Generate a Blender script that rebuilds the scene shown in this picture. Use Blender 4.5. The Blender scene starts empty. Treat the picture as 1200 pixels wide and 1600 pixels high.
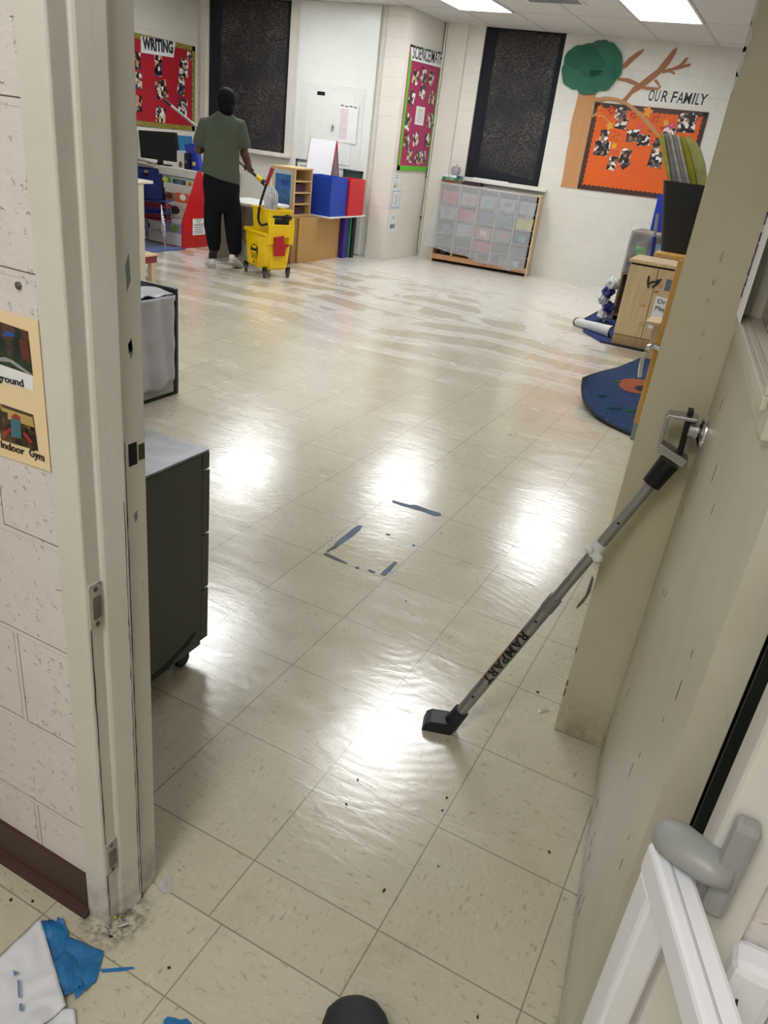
import bpy, bmesh, math, random
from mathutils import Vector, Matrix, noise
from mathutils.geometry import tessellate_polygon
PI = math.pi
random.seed(7)
SC = bpy.context.scene
COL = SC.collection

# ------------------------------------------------------------------ camera
CAM = Vector((0.6297, -0.9660, 1.4364))
F_PX = 1191.89
RX = Vector((0.882863, 0.455378, 0.114819))      # right
RY = Vector((0.295164, -0.347879, -0.889864))    # down in the picture
RZ = Vector((-0.365281, 0.819519, -0.441541))    # forward
cd = bpy.data.cameras.new('camera'); cam = bpy.data.objects.new('camera', cd); COL.objects.link(cam)
cd.sensor_fit = 'VERTICAL'; cd.sensor_height = 36.0; cd.lens = 36.0 * F_PX / 1600.0
cd.clip_start = 0.02; cd.clip_end = 60
cam.matrix_world = Matrix(((RX.x, -RY.x, -RZ.x, CAM.x), (RX.y, -RY.y, -RZ.y, CAM.y), (RX.z, -RY.z, -RZ.z, CAM.z), (0, 0, 0, 1)))
SC.camera = cam

# ------------------------------------------------------------------ world, light level, exposure
w = bpy.data.worlds.new('night'); SC.world = w; w.use_nodes = True
w.node_tree.nodes['Background'].inputs[0].default_value = (0.02, 0.022, 0.03, 1)
w.node_tree.nodes['Background'].inputs[1].default_value = 0.3
SC.view_settings.view_transform = 'Standard'; SC.view_settings.look = 'None'
SC.view_settings.gamma = 1.0; SC.view_settings.use_curve_mapping = False
SC.view_settings.exposure = 0.0
LIGHT_ROOM = 17.0        # emission of the ceiling light panels in the classroom
LIGHT_HALL = 17.5         # emission of the hallway ceiling light
CEIL = 2.72
LIGHT_X = (-1.01, -2.925, -4.84)
LIGHT_Y = (3.30, 7.37)

# ------------------------------------------------------------------ pixel -> place on a known real plane
def ray(px, py):
    a = (px - 600) / F_PX; b = (py - 800) / F_PX
    return RX * a + RY * b + RZ
def on(px, py, P0, N):
    d = ray(px, py); N = Vector(N); k = (Vector(P0) - CAM).dot(N) / d.dot(N)
    return CAM + d * k
def fl(px, py, z=0.0): return on(px, py, (0, 0, z), (0, 0, 1))
def aty(px, py, y): return on(px, py, (0, y, 0), (0, 1, 0))
def atx(px, py, x): return on(px, py, (x, 0, 0), (1, 0, 0))
YAW = 0.1255
WB0 = Vector((-3.80, 9.03, 0)); WBA = Vector((math.cos(YAW), math.sin(YAW), 0)); WBN = Vector((math.sin(YAW), -math.cos(YAW), 0))
def wb(px, py, off=0.0): return on(px, py, WB0 + WBN * off, WBN)
def WBP(s, off, z): return WB0 + WBA * s + WBN * off + Vector((0, 0, z))

# ------------------------------------------------------------------ materials
MATS = {}
def srgb(r, g, b):
    f = lambda c: (c / 255 / 12.92) if c <= 10 else ((c / 255 + 0.055) / 1.055) ** 2.4
    return (f(r), f(g), f(b), 1)
class NT:
    def __init__(s, name):
        s.m = bpy.data.materials.new(name); s.m.use_nodes = True; s.t = s.m.node_tree; s.n = s.t.nodes
        s.b = s.n['Principled BSDF']; s.out = s.n['Material Output']
    def new(s, t, **k):
        n = s.n.new(t)
        for a, v in k.items():
            if a.startswith('i_'):
                key = a[2:]; key = int(key) if key.isdigit() else key.replace('_', ' ')
                n.inputs[key].default_value = v
            else: setattr(n, a, v)
        return n
    def l(s, a, b): s.t.links.new(a, b)
    def coord(s): return s.new('ShaderNodeTexCoord').outputs['Object']
    def mapping(s, src, scale=(1, 1, 1), loc=(0, 0, 0), rot=(0, 0, 0)):
        m = s.new('ShaderNodeMapping'); m.inputs['Scale'].default_value = scale
        m.inputs['Location'].default_value = loc; m.inputs['Rotation'].default_value = rot
        s.l(src, m.inputs[0]); return m.outputs[0]
    def noise(s, vec, scale, detail=3, rough=.55, dist=0):
        n = s.new('ShaderNodeTexNoise'); n.inputs['Scale'].default_value = scale; n.inputs['Detail'].default_value = detail
        n.inputs['Roughness'].default_value = rough; n.inputs['Distortion'].default_value = dist
        if vec is not None: s.l(vec, n.inputs['Vector'])
        return n.outputs['Fac']
    def ramp(s, fac, stops, interp='LINEAR'):
        r = s.new('ShaderNodeValToRGB'); e = r.color_ramp.elements; r.color_ramp.interpolation = interp
        while len(e) < len(stops): e.new(0.5)
        for i, (p, c) in enumerate(stops):
            e[i].position = p; e[i].color = c if len(c) == 4 else (*c, 1)
        s.l(fac, r.inputs[0]); return r.outputs[0]
    def rng(s, fac, a, b, c=0, d=1):
        r = s.new('ShaderNodeMapRange'); r.inputs[1].default_value = a; r.inputs[2].default_value = b
        r.inputs[3].default_value = c; r.inputs[4].default_value = d; s.l(fac, r.inputs[0]); return r.outputs[0]
    def math(s, op, a, b=None, clamp=False):
        m = s.new('ShaderNodeMath', operation=op); m.use_clamp = clamp
        for i, v in enumerate((a, b)):
            if v is None: continue
            if isinstance(v, (int, float)): m.inputs[i].default_value = v
            else: s.l(v, m.inputs[i])
        return m.outputs[0]
    def mix(s, fac, a, b, blend='MIX'):
        m = s.new('ShaderNodeMix', data_type='RGBA', blend_type=blend)
        for i, v in ((0, fac), (6, a), (7, b)):
            if isinstance(v, (int, float, tuple)): m.inputs[i].default_value = v
            else: s.l(v, m.inputs[i])
        return m.outputs[2]
    def bump(s, h, strength=.3, dist=.01, nrm=None):
        b = s.new('ShaderNodeBump'); b.inputs['Strength'].default_value = strength; b.inputs['Distance'].default_value = dist
        s.l(h, b.inputs['Height'])
        if nrm is not None: s.l(nrm, b.inputs['Normal'])
        return b.outputs[0]
def P(name, rgb, rough=.5, metal=0, var=.06, vscale=14, bump=0, bscale=120, spec=.5, coat=0, sheen=0, alpha=1):
    """plain coloured material with faint procedural mottling"""
    if name in MATS: return MATS[name]
    t = NT(name); c = srgb(*rgb); co = t.coord()
    n = t.noise(co, vscale, 4)
    dark = tuple(x * (1 - var) for x in c[:3]) + (1,); lite = tuple(min(1, x * (1 + var)) for x in c[:3]) + (1,)
    t.l(t.ramp(n, [(.3, dark), (.7, lite)]), t.b.inputs['Base Color'])
    t.b.inputs['Roughness'].default_value = rough; t.b.inputs['Metallic'].default_value = metal
    t.b.inputs['Specular IOR Level'].default_value = spec
    if coat: t.b.inputs['Coat Weight'].default_value = coat; t.b.inputs['Coat Roughness'].default_value = .1
    if sheen: t.b.inputs['Sheen Weight'].default_value = sheen
    if bump: t.l(t.bump(t.noise(co, bscale, 3), bump, .002), t.b.inputs['Normal'])
    MATS[name] = t.m; return t.m
def block_mat(name, axis, rgb, rowz=.02, bstr=.5, mort=.10):
    """painted concrete block: mortar joints and pits"""
    t = NT(name); co = t.coord()
    sep = t.new('ShaderNodeSeparateXYZ'); t.l(co, sep.inputs[0])
    cmb = t.new('ShaderNodeCombineXYZ'); t.l(sep.outputs[axis], cmb.inputs[0]); t.l(sep.outputs['Z'], cmb.inputs[1])
    mp = t.mapping(cmb.outputs[0], (1, 1, 1), (.13, -rowz, 0))
    br = t.new('ShaderNodeTexBrick', offset=.5); t.l(mp, br.inputs['Vector'])
    for k, v in (('Scale', 1), ('Mortar Size', .006), ('Mortar Smooth', .35), ('Brick Width', .4), ('Row Height', .2)): br.inputs[k].default_value = v
    c = srgb(*rgb)
    n = t.noise(co, 3.0, 5, .6)
    col = t.ramp(n, [(.3, tuple(x * .93 for x in c[:3])), (.7, c)])
    col = t.mix(t.math('MULTIPLY', br.outputs['Fac'], mort), col, tuple(x * .72 for x in c[:3]) + (1,))
    t.l(col, t.b.inputs['Base Color'])
    pit = t.ramp(t.noise(co, 85, 3, .5), [(.28, (0, 0, 0)), (.36, (1, 1, 1))])
    h = t.math('SUBTRACT', t.math('ADD', t.math('MULTIPLY', pit, .3), t.math('MULTIPLY', t.noise(co, 18, 5, .65), .5)), t.math('MULTIPLY', br.outputs['Fac'], .9))
    t.l(t.bump(h, bstr, .012), t.b.inputs['Normal'])
    t.b.inputs['Roughness'].default_value = .42
    return t.m
def trim_mat(name, rgb, yellow=(196, 190, 160), rough=.38, dirt=True):
    """old layered gloss paint with scuffs and grime"""
    t = NT(name); co = t.coord(); c = srgb(*rgb)
    n = t.noise(co, 2.2, 5, .6); base = t.ramp(n, [(.3, srgb(*yellow)), (.62, c)])
    if dirt:
        mk = t.ramp(t.noise(t.mapping(co, (30, 30, 7)), 1.0, 6, .7), [(.66, (0, 0, 0)), (.74, (1, 1, 1))])
        base = t.mix(t.math('MULTIPLY', mk, .45), base, (.10, .085, .06, 1))
        sep = t.new('ShaderNodeSeparateXYZ'); t.l(co, sep.inputs[0])
        low = t.rng(sep.outputs['Z'], .15, .0, 0, 1)
        gr = t.math('MULTIPLY', low, t.ramp(t.noise(co, 22, 6, .7), [(.42, (0, 0, 0)), (.62, (1, 1, 1))]), True)
        base = t.mix(t.math('MULTIPLY', gr, .5), base, (.055, .045, .035, 1))
    t.l(base, t.b.inputs['Base Color']); t.b.inputs['Roughness'].default_value = rough
    h = t.math('ADD', t.math('MULTIPLY', t.noise(t.mapping(co, (1, 1, .25)), 60, 3), .4), t.noise(co, 9, 4))
    t.l(t.bump(h, .22, .006), t.b.inputs['Normal'])
    return t.m
def emit_mat(name, rgb, s):
    t = NT(name); e = t.new('ShaderNodeEmission'); e.inputs[0].default_value = (*rgb, 1); e.inputs[1].default_value = s
    t.l(e.outputs[0], t.out.inputs[0]); return t.m
def photo_mat(name, cols, scale=22, off=0):
    """printed snapshot: blotches of the given colours, different on every object"""
    t = NT(name); co = t.coord(); oi = t.new('ShaderNodeObjectInfo')
    add = t.new('ShaderNodeVectorMath', operation='ADD'); t.l(co, add.inputs[0])
    mul = t.math('MULTIPLY', oi.outputs['Random'], 37.0); cb = t.new('ShaderNodeCombineXYZ')
    for i in range(3): t.l(mul, cb.inputs[i])
    t.l(cb.outputs[0], add.inputs[1])
    n = t.noise(add.outputs[0], scale, 2, .5, .6)
    vo = t.new('ShaderNodeTexVoronoi'); vo.inputs['Scale'].default_value = scale; t.l(add.outputs[0], vo.inputs['Vector'])
    sp = t.new('ShaderNodeSeparateColor'); t.l(vo.outputs['Color'], sp.inputs[0])
    k = len(cols); st = [(i / k, srgb(*c)) for i, c in enumerate(cols)]
    t.l(t.ramp(sp.outputs[0], st, 'CONSTANT'), t.b.inputs['Base Color']); t.b.inputs['Roughness'].default_value = .35
    return t.m
def wood_mat(name, rgb, rough=.42, grain=1.0, axis=2):
    if name in MATS: return MATS[name]
    t = NT(name); co = t.coord(); c = srgb(*rgb); sc = [26, 26, 26]; sc[axis] = 2.0
    n = t.noise(t.mapping(co, tuple(sc)), 1.0, 5, .6, .4)
    d = tuple(x * (1 - .22 * grain) for x in c[:3])
    col = t.ramp(n, [(.3, d), (.65, c)])
    t.l(col, t.b.inputs['Base Color']); t.b.inputs['Roughness'].default_value = rough
    MATS[name] = t.m; return t.m
def sheet_mat(name, rgb, fac, rough=.25):
    """thin translucent plastic film"""
    t = NT(name); t.b.inputs['Base Color'].default_value = srgb(*rgb); t.b.inputs['Roughness'].default_value = rough
    tr = t.new('ShaderNodeBsdfTransparent'); mx = t.new('ShaderNodeMixShader')
    n = t.noise(t.coord(), 4, 3, .5); f = t.rng(n, .3, .7, fac - .05, fac + .08)
    t.l(f, mx.inputs[0]); t.l(tr.outputs[0], mx.inputs[1]); t.l(t.b.outputs[0], mx.inputs[2]); t.l(mx.outputs[0], t.out.inputs[0])
    return t.m

# ------------------------------------------------------------------ mesh helpers
def B(): return bmesh.new()
def face(bm, pts):
    try: return bm.faces.new([bm.verts.new(p) for p in pts])
    except ValueError: return None
def box(bm, x0, x1, y0, y1, z0, z1, M=None):
    v = [Vector((x, y, z)) for z in (z0, z1) for y in (y0, y1) for x in (x0, x1)]
    if M: v = [M @ p for p in v]
    v = [bm.verts.new(p) for p in v]
    for f in ((0, 2, 3, 1), (4, 5, 7, 6), (0, 1, 5, 4), (2, 6, 7, 3), (0, 4, 6, 2), (1, 3, 7, 5)): bm.faces.new([v[i] for i in f])
    return bm
def bxx(x0, x1, y0, y1, z0, z1, bev=0.0, M=None, seg=2):
    bm = B(); box(bm, x0, x1, y0, y1, z0, z1, M)
    if bev: bmesh.ops.bevel(bm, geom=bm.edges[:], offset=bev, segments=seg, affect='EDGES', profile=.5)
    return bm
def prism(bm, pts, vec):
    """closed polygon pts (3-D, planar) extruded by vec"""
    pts = [Vector(p) for p in pts]; vec = Vector(vec)
    tris = tessellate_polygon([pts])
    a = [bm.verts.new(p) for p in pts]; b = [bm.verts.new(p + vec) for p in pts]; n = len(pts)
    for t in tris:
        try: bm.faces.new([a[i] for i in t]); bm.faces.new([b[i] for i in reversed(t)])
        except ValueError: pass
    for i in range(n): bm.faces.new((a[i], a[(i + 1) % n], b[(i + 1) % n], b[i]))
    return bm
def ring_pts(c, ax, up, ru, rv, n):
    ax = ax.normalized(); u = up - ax * up.dot(ax)
    if u.length < 1e-6: u = Vector((1, 0, 0)) - ax * ax.x
    u.normalize(); v = ax.cross(u)
    return [c + u * (ru * math.cos(2 * PI * i / n)) + v * (rv * math.sin(2 * PI * i / n)) for i in range(n)]
def loft(bm, rings, cap=True):
    vs = [[bm.verts.new(p) for p in r] for r in rings]; n = len(vs[0])
    for a, b in zip(vs, vs[1:]):
        for i in range(n): bm.faces.new((a[i], a[(i + 1) % n], b[(i + 1) % n], b[i]))
    if cap: bm.faces.new(list(reversed(vs[0]))); bm.faces.new(vs[-1])
    return bm
def tube(bm, pts, r, n=12, up=Vector((0.01, .02, 1)), flat=1.0, cap=True):
    pts = [Vector(p) for p in pts]; rs = r if isinstance(r, (list, tuple)) else [r] * len(pts); rings = []
    for i, p in enumerate(pts):
        a = pts[max(0, i - 1)]; b = pts[min(len(pts) - 1, i + 1)]; ax = b - a
        u = up
        if abs(ax.normalized().dot(up.normalized())) > .97: u = Vector((1, 0.03, 0))
        rings.append(ring_pts(p, ax, u, rs[i], rs[i] * flat, n))
    return loft(bm, rings, cap)
def smooth_path(pts, k=6):
    pts = [Vector(p) for p in pts]; out = []
    for i in range(len(pts) - 1):
        p0 = pts[max(0, i - 1)]; p1 = pts[i]; p2 = pts[i + 1]; p3 = pts[min(len(pts) - 1, i + 2)]
        for j in range(k):
            t = j / k
            out.append(.5 * ((2 * p1) + (p2 - p0) * t + (2 * p0 - 5 * p1 + 4 * p2 - p3) * t * t + (3 * p1 - p0 - 3 * p2 + p3) * t ** 3))
    out.append(pts[-1]); return out
def lathe(bm, prof, c=(0, 0, 0), ax=Vector((0, 0, 1)), n=24):
    c = Vector(c); ax = ax.normalized()
    return loft(bm, [ring_pts(c + ax * h, ax, Vector((.01, .02, 1)) if abs(ax.z) < .9 else Vector((1, 0, 0)), max(r, .0005), max(r, .0005), n) for r, h in prof])
def ell(bm, c, r, rot=None, nu=18, nv=12):
    c = Vector(c); rings = []
    for j in range(nv + 1):
        th = PI * j / nv; th = min(max(th, .03), PI - .03)
        ring = []
        for i in range(nu):
            p = Vector((r[0] * math.sin(th) * math.cos(2 * PI * i / nu), r[1] * math.sin(th) * math.sin(2 * PI * i / nu), -r[2] * math.cos(th)))
            if rot: p = rot @ p
            ring.append(c + p)
        rings.append(ring)
    return loft(bm, rings)
def grid(bm, f, nu, nv, th=0.0):
    """surface f(u,v)->Vector, optionally thickened"""
    V = [[bm.verts.new(f(i / nu, j / nv)) for j in range(nv + 1)] for i in range(nu + 1)]
    fs = [bm.faces.new((V[i][j], V[i + 1][j], V[i + 1][j + 1], V[i][j + 1])) for i in range(nu) for j in range(nv)]
    if th: bm.normal_update(); bmesh.ops.solidify(bm, geom=fs, thickness=th)
    return bm
ROOTM = {}
def rm(o): return ROOTM.get(o.name, Matrix.Identity(4))
def obj(name, bm, mat, parent=None, world=True, smooth=False, sub=0, bevel=0):
    """ONE mesh object; coordinates given in the world unless world=False (then local to parent)"""
    bmesh.ops.recalc_face_normals(bm, faces=bm.faces[:])
    me = bpy.data.meshes.new(name); 
    if parent is not None and world: bm.transform(rm(parent).inverted())
    M = Matrix.Identity(4)
    bm.to_mesh(me); bm.free()
    for m in (mat if isinstance(mat, (list, tuple)) else [mat]): me.materials.append(m)
    if smooth:
        for p in me.polygons: p.use_smooth = True
        if smooth != 'all': me.set_sharp_from_angle(angle=math.radians(38))
    o = bpy.data.objects.new(name, me); COL.objects.link(o)
    if bevel:
        b = o.modifiers.new('bevel', 'BEVEL'); b.width = bevel; b.segments = 2; b.limit_method = 'ANGLE'; b.angle_limit = .6
    if sub:
        s = o.modifiers.new('sub', 'SUBSURF'); s.levels = s.render_levels = sub
    if parent is not None: o.parent = parent; ROOTM[o.name] = rm(parent).copy()
    return o
def tag(o, label, cat, group=None, kind=None, recenter=True):
    """properties of a top-level thing; a single-mesh thing gets its origin at its base"""
    o['label'] = label; o['category'] = cat
    if group: o['group'] = group
    if kind: o['kind'] = kind
    if o.type == 'MESH' and recenter and o.location.length == 0 and o.data.users == 1:
        vs = [v.co for v in o.data.vertices]
        c = Vector((sum(v.x for v in vs) / len(vs), sum(v.y for v in vs) / len(vs), min(v.z for v in vs)))
        o.data.transform(Matrix.Translation(-c)); o.location = c; ROOTM[o.name] = Matrix.Translation(c)
    return o
def thing(name, label, cat, loc=(0, 0, 0), rotz=0.0, group=None):
    o = bpy.data.objects.new(name, None); COL.objects.link(o); o.empty_display_size = .1
    o.location = loc; o.rotation_euler = (0, 0, rotz)
    ROOTM[o.name] = Matrix.Translation(Vector(loc)) @ Matrix.Rotation(rotz, 4, 'Z')
    o['label'] = label; o['category'] = cat
    if group: o['group'] = group
    return o
def struct(name, bm, mat, parent=None, **k):
    o = obj(name, bm, mat, parent, **k)
    if parent is None: o['kind'] = 'structure'
    return o
def bake(o):
    """apply an object's modifiers into its mesh"""
    dg = bpy.context.evaluated_depsgraph_get(); dg.update()
    me = bpy.data.meshes.new_from_object(o.evaluated_get(dg)); old = o.data
    o.modifiers.clear(); o.data = me; bpy.data.meshes.remove(old)
    for p in me.polygons: p.use_smooth = True
    return o
def fuse(name, bm, mat, parent, voxel=.008, smooth=4):
    """union of overlapping closed shapes grown into one continuous skin"""
    o = obj(name, bm, mat, parent)
    r = o.modifiers.new('r', 'REMESH'); r.mode = 'VOXEL'; r.voxel_size = voxel
    s = o.modifiers.new('s', 'SMOOTH'); s.iterations = smooth; s.factor = .5
    bake(o)
    if not o.data.materials: o.data.materials.append(mat)
    return o
def text_bm(s, size=1.0, bold=0.0, ext=.001, shear=0.0, space=1.0):
    cu = bpy.data.curves.new('t', 'FONT'); cu.body = s; cu.size = size; cu.offset = bold; cu.extrude = ext; cu.shear = shear
    cu.space_character = space; cu.resolution_u = 3; cu.align_x = 'LEFT'
    o = bpy.data.objects.new('t', cu); COL.objects.link(o)
    dg = bpy.context.evaluated_depsgraph_get(); dg.update()
    me = bpy.data.meshes.new_from_object(o.evaluated_get(dg)); bm = B(); bm.from_mesh(me)
    bpy.data.objects.remove(o); bpy.data.curves.remove(cu); bpy.data.meshes.remove(me)
    return bm
def text_between(s, A, Bp, N, height, bold=0.0, ext=.0008, **k):
    """lettering running from A to B (world points) on a surface of normal N, letters 'height' tall"""
    bm = text_bm(s, 1.0, bold, 0.0 if ext == 0 else 1.0, **k)
    xs = [v.co.x for v in bm.verts]; ys = [v.co.y for v in bm.verts]
    A = Vector(A); Bp = Vector(Bp); N = Vector(N).normalized(); x = (Bp - A); L = x.length; x.normalize(); y = N.cross(x)
    sx = L / (max(xs) - min(xs)); sy = height / .7
    x0 = min(xs)
    for v in bm.verts:
        p = A + x * ((v.co.x - x0) * sx) + y * (v.co.y * sy) + N * (ext * (v.co.z + 1))
        v.co = p
    return bm
def card(name, corners, N, th, mat, parent=None):
    """thin card from world corner points"""
    bm = B(); N = Vector(N).normalized(); prism(bm, corners, N * th); return obj(name, bm, mat, parent)
def dup_tree(o, parent=None):
    c = o.copy(); COL.objects.link(c); c.parent = parent; ROOTM[c.name] = rm(o).copy()
    for ch in [x for x in COL.objects if x.parent is o]: dup_tree(ch, c)
    return c
def rect(c, x, y, w, h):
    """four corners of a rectangle centred at c, axes x (right), y (up)"""
    c = Vector(c); x = Vector(x); y = Vector(y)
    return [c - x * w / 2 - y * h / 2, c + x * w / 2 - y * h / 2, c + x * w / 2 + y * h / 2, c - x * w / 2 + y * h / 2]
Z = Vector((0, 0, 1)); X = Vector((1, 0, 0)); Y = Vector((0, 1, 0))

# shared materials
M_black = P('black_plastic', (15, 15, 17), .42, spec=.35); M_dkmetal = P('dark_metal', (48, 50, 52), .45, .3)
M_chrome = P('chrome', (205, 205, 210), .14, 1, .02); M_alu = P('brushed_aluminium', (168, 168, 170), .34, .85, .05)
M_white = P('white_paper', (232, 232, 232), .6, 0, .02); M_whiteplastic = P('white_plastic', (238, 238, 242), .35, 0, .02)
M_ink = P('black_ink', (16, 16, 18), .5, 0, .02); M_grey = P('grey_plastic', (150, 152, 150), .4, 0, .04)
M_wood = wood_mat('birch_plywood', (214, 182, 132)); M_maple = wood_mat('pale_maple', (208, 184, 148)); M_pine = wood_mat('golden_pine', (214, 166, 92))
M_tan = wood_mat('tan_veneer', (186, 142, 84))
M_blue = P('blue_plastic', (22, 62, 168), .38); M_red = P('red_plastic', (196, 20, 34), .38)
M_wallA = block_mat('painted_block_x', 'X', (226, 222, 212)); M_wallY = block_mat('painted_block_y', 'Y', (226, 222, 212))
M_wallC = block_mat('painted_block_hall', 'X', (222, 216, 210), .02, .8, 0)
M_paint = trim_mat('white_gloss_paint', (226, 222, 212), (216, 211, 196), .35, False)
M_trim = trim_mat('old_cream_gloss_paint', (214, 212, 204), (204, 201, 188)); M_door = trim_mat('door_cream_paint', (200, 196, 180), (186, 178, 156), .42)
# ================================================================== SETTING
def floor_material():
    t = NT('vinyl_tile_floor'); co = t.coord(); T = .3048
    sep = t.new('ShaderNodeSeparateXYZ'); t.l(co, sep.inputs[0]); x, y = sep.outputs[0], sep.outputs[1]
    hall = t.math('LESS_THAN', y, -.155)
    xs = t.math('SUBTRACT', x, t.math('MULTIPLY', hall, .033)); ys = t.math('ADD', y, t.math('MULTIPLY', hall, .32))
    def linefac(c, w):
        f = t.math('FRACT', t.math('DIVIDE', t.math('ADD', c, 60.96), T))
        d = t.math('MULTIPLY', t.math('MINIMUM', f, t.math('SUBTRACT', 1.0, f)), T)
        return t.rng(d, w * .5, w * 1.3, 1, 0)
    lx = linefac(xs, .0016); ly = linefac(ys, .0016)
    seam = t.rng(t.math('ABSOLUTE', t.math('ADD', y, .155)), .001, .0022, 1, 0)
    hallrow = t.math('MULTIPLY', hall, t.math('GREATER_THAN', y, -.30))
    line = t.math('MAXIMUM', t.math('MAXIMUM', lx, ly), seam)
    # tile index -> direction of the flecks and a slight tone of each tile
    ix = t.math('FLOOR', t.math('DIVIDE', t.math('ADD', xs, 60.96), T)); iy = t.math('FLOOR', t.math('DIVIDE', t.math('ADD', ys, 60.96), T))
    par = t.math('MODULO', t.math('ADD', ix, iy), 2.0)
    ci = t.new('ShaderNodeCombineXYZ'); t.l(ix, ci.inputs[0]); t.l(iy, ci.inputs[1])
    wn = t.new('ShaderNodeTexWhiteNoise', noise_dimensions='2D'); t.l(ci.outputs[0], wn.inputs['Vector'])
    off = t.new('ShaderNodeVectorMath', operation='MULTIPLY_ADD'); t.l(wn.outputs['Color'], off.inputs[0]); off.inputs[1].default_value = (9, 9, 9); t.l(co, off.inputs[2])
    n1 = t.noise(t.mapping(off.outputs[0], (48, 120, 1), (0, 0, 0), (0, 0, .35)), 1.0, 3, .6, .5)
    n2 = t.noise(t.mapping(off.outputs[0], (120, 48, 1), (0, 0, 0), (0, 0, .35)), 1.0, 3, .6, .5)
    fm = t.new('ShaderNodeMix'); t.l(par, fm.inputs[0]); t.l(n1, fm.inputs[2]); t.l(n2, fm.inputs[3])
    fleck = t.rng(fm.outputs[0], .60, .70, 0, 1); fleckL = t.rng(fm.outputs[0], .42, .32, 0, 1)
    base = t.ramp(t.noise(co, 1.3, 4, .6), [(.3, srgb(190, 183, 162)), (.7, srgb(202, 195, 174))])
    base = t.mix(t.rng(wn.outputs['Value'], 0, 1, 0, .22), base, srgb(186, 178, 156))
    base = t.mix(t.math('MULTIPLY', fleck, .55), base, srgb(132, 121, 104))
    base = t.mix(t.math('MULTIPLY', fleckL, .35), base, srgb(214, 208, 190))
    # smudges of dirt and small dark specks
    sm = t.rng(t.noise(co, 4.5, 6, .7, .4), .56, .74, 0, .4)
    base = t.mix(sm, base, srgb(150, 138, 118))
    sp = t.new('ShaderNodeTexVoronoi'); sp.inputs['Scale'].default_value = 5.5; t.l(co, sp.inputs['Vector'])
    spk = t.rng(sp.outputs['Distance'], .020, .028, 1, 0)
    base = t.mix(t.math('MULTIPLY', spk, .85), base, (.04, .03, .025, 1))
    # dried white mop film in swirls over the far half of the room
    wv = t.noise(t.mapping(co, (.55, .5, 1), (3.1, 1.7, 0)), 1.0, 1.5, .45, 3.2)
    wv2 = t.noise(t.mapping(co, (1.3, 1.5, 1), (1, 4, 0)), 1.0, 2, .5, 2.5)
    sw = t.rng(t.math('ADD', t.math('MULTIPLY', wv, .65), t.math('MULTIPLY', wv2, .35)), .485, .535, 0, 1)
    far = t.rng(t.math('ADD', y, t.math('MULTIPLY', t.noise(co, .8, 2), 1.6)), 4.9, 6.3, 0, 1)
    allw = t.rng(t.math('ADD', y, t.math('MULTIPLY', t.noise(co, 1.1, 3), 1.6)), 7.4, 8.1, 0, 1)
    wr = t.new('ShaderNodeTexWave', wave_type='RINGS'); wr.inputs['Scale'].default_value = .75; wr.inputs['Distortion'].default_value = 9; wr.inputs['Detail'].default_value = 1.5; wr.inputs['Detail Scale'].default_value = .55
    t.l(t.mapping(co, (1, 1, 1), (1.6, -7.4, 0)), wr.inputs['Vector'])
    mid = t.math('MULTIPLY', t.rng(t.math('ADD', y, t.math('MULTIPLY', t.noise(co, .9, 2), 2.0)), 4.6, 5.8, 0, 1), t.rng(wr.outputs['Fac'], .52, .66, 0, .8))
    film = t.math('MAXIMUM', mid, t.math('MULTIPLY', far, t.math('MAXIMUM', sw, allw)))
    base = t.mix(t.math('MULTIPLY', far, .30), base, srgb(196, 178, 156))
    base = t.mix(t.math('MULTIPLY', film, .82), base, srgb(226, 224, 216))
    # black grime along the hall corner of the door frame
    g = t.new('ShaderNodeVectorMath', operation='DISTANCE'); t.l(co, g.inputs[0]); g.inputs[1].default_value = (-.155, -.25, 0)
    gr = t.math('MULTIPLY', t.rng(g.outputs['Value'], .035, .085, 1, 0), t.rng(t.noise(co, 34, 6, .75), .44, .56, 0, 1), True)
    base = t.mix(t.math('MULTIPLY', gr, .9), base, (.05, .042, .032, 1))
    base = t.mix(t.math('MULTIPLY', line, .62), base, srgb(92, 80, 66))
    t.l(base, t.b.inputs['Base Color'])
    # wet polish: glossy, with streaks and mop arcs
    r = t.math('ADD', t.rng(t.noise(t.mapping(co, (2.2, 6, 1)), 1.0, 6, .65, 1.2), .35, .7, .15, .27), t.math('MULTIPLY', hall, .26))
    r = t.math('ADD', r, t.math('MULTIPLY', film, .12))
    t.l(r, t.b.inputs['Roughness']); t.b.inputs['Specular IOR Level'].default_value = .6; t.b.inputs['Coat Weight'].default_value = .7; t.l(t.rng(t.noise(t.mapping(co, (3.2, 9, 1), (0, 0, 0), (0, 0, .6)), 1.0, 6, .7, 1.4), .36, .66, .10, .30), t.b.inputs['Coat Roughness'])
    wave = t.new('ShaderNodeTexWave', wave_type='RINGS', rings_direction='Z'); wave.inputs['Scale'].default_value = 9; wave.inputs['Distortion'].default_value = 7
    wave.inputs['Detail'].default_value = 3; wave.inputs['Detail Scale'].default_value = .45; wave.inputs['Detail Roughness'].default_value = .6
    t.l(t.mapping(co, (1, 1, 1), (.1, -.9, 0)), wave.inputs['Vector'])
    bl = t.rng(t.noise(co, 2.1, 2, .5), .42, .62, 0, 1)
    h = t.math('ADD', t.math('MULTIPLY', t.math('MULTIPLY', wave.outputs['Fac'], bl), .085), t.math('MULTIPLY', t.noise(t.mapping(co, (7, 20, 1), (0, 0, 0), (0, 0, .5)), 1.0, 5, .6, .6), .55))
    h = t.math('ADD', h, t.math('MULTIPLY', t.noise(co, 1.9, 2), 1.2))
    nb = t.bump(h, .14, .012); t.l(nb, t.b.inputs['Normal'])
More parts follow.
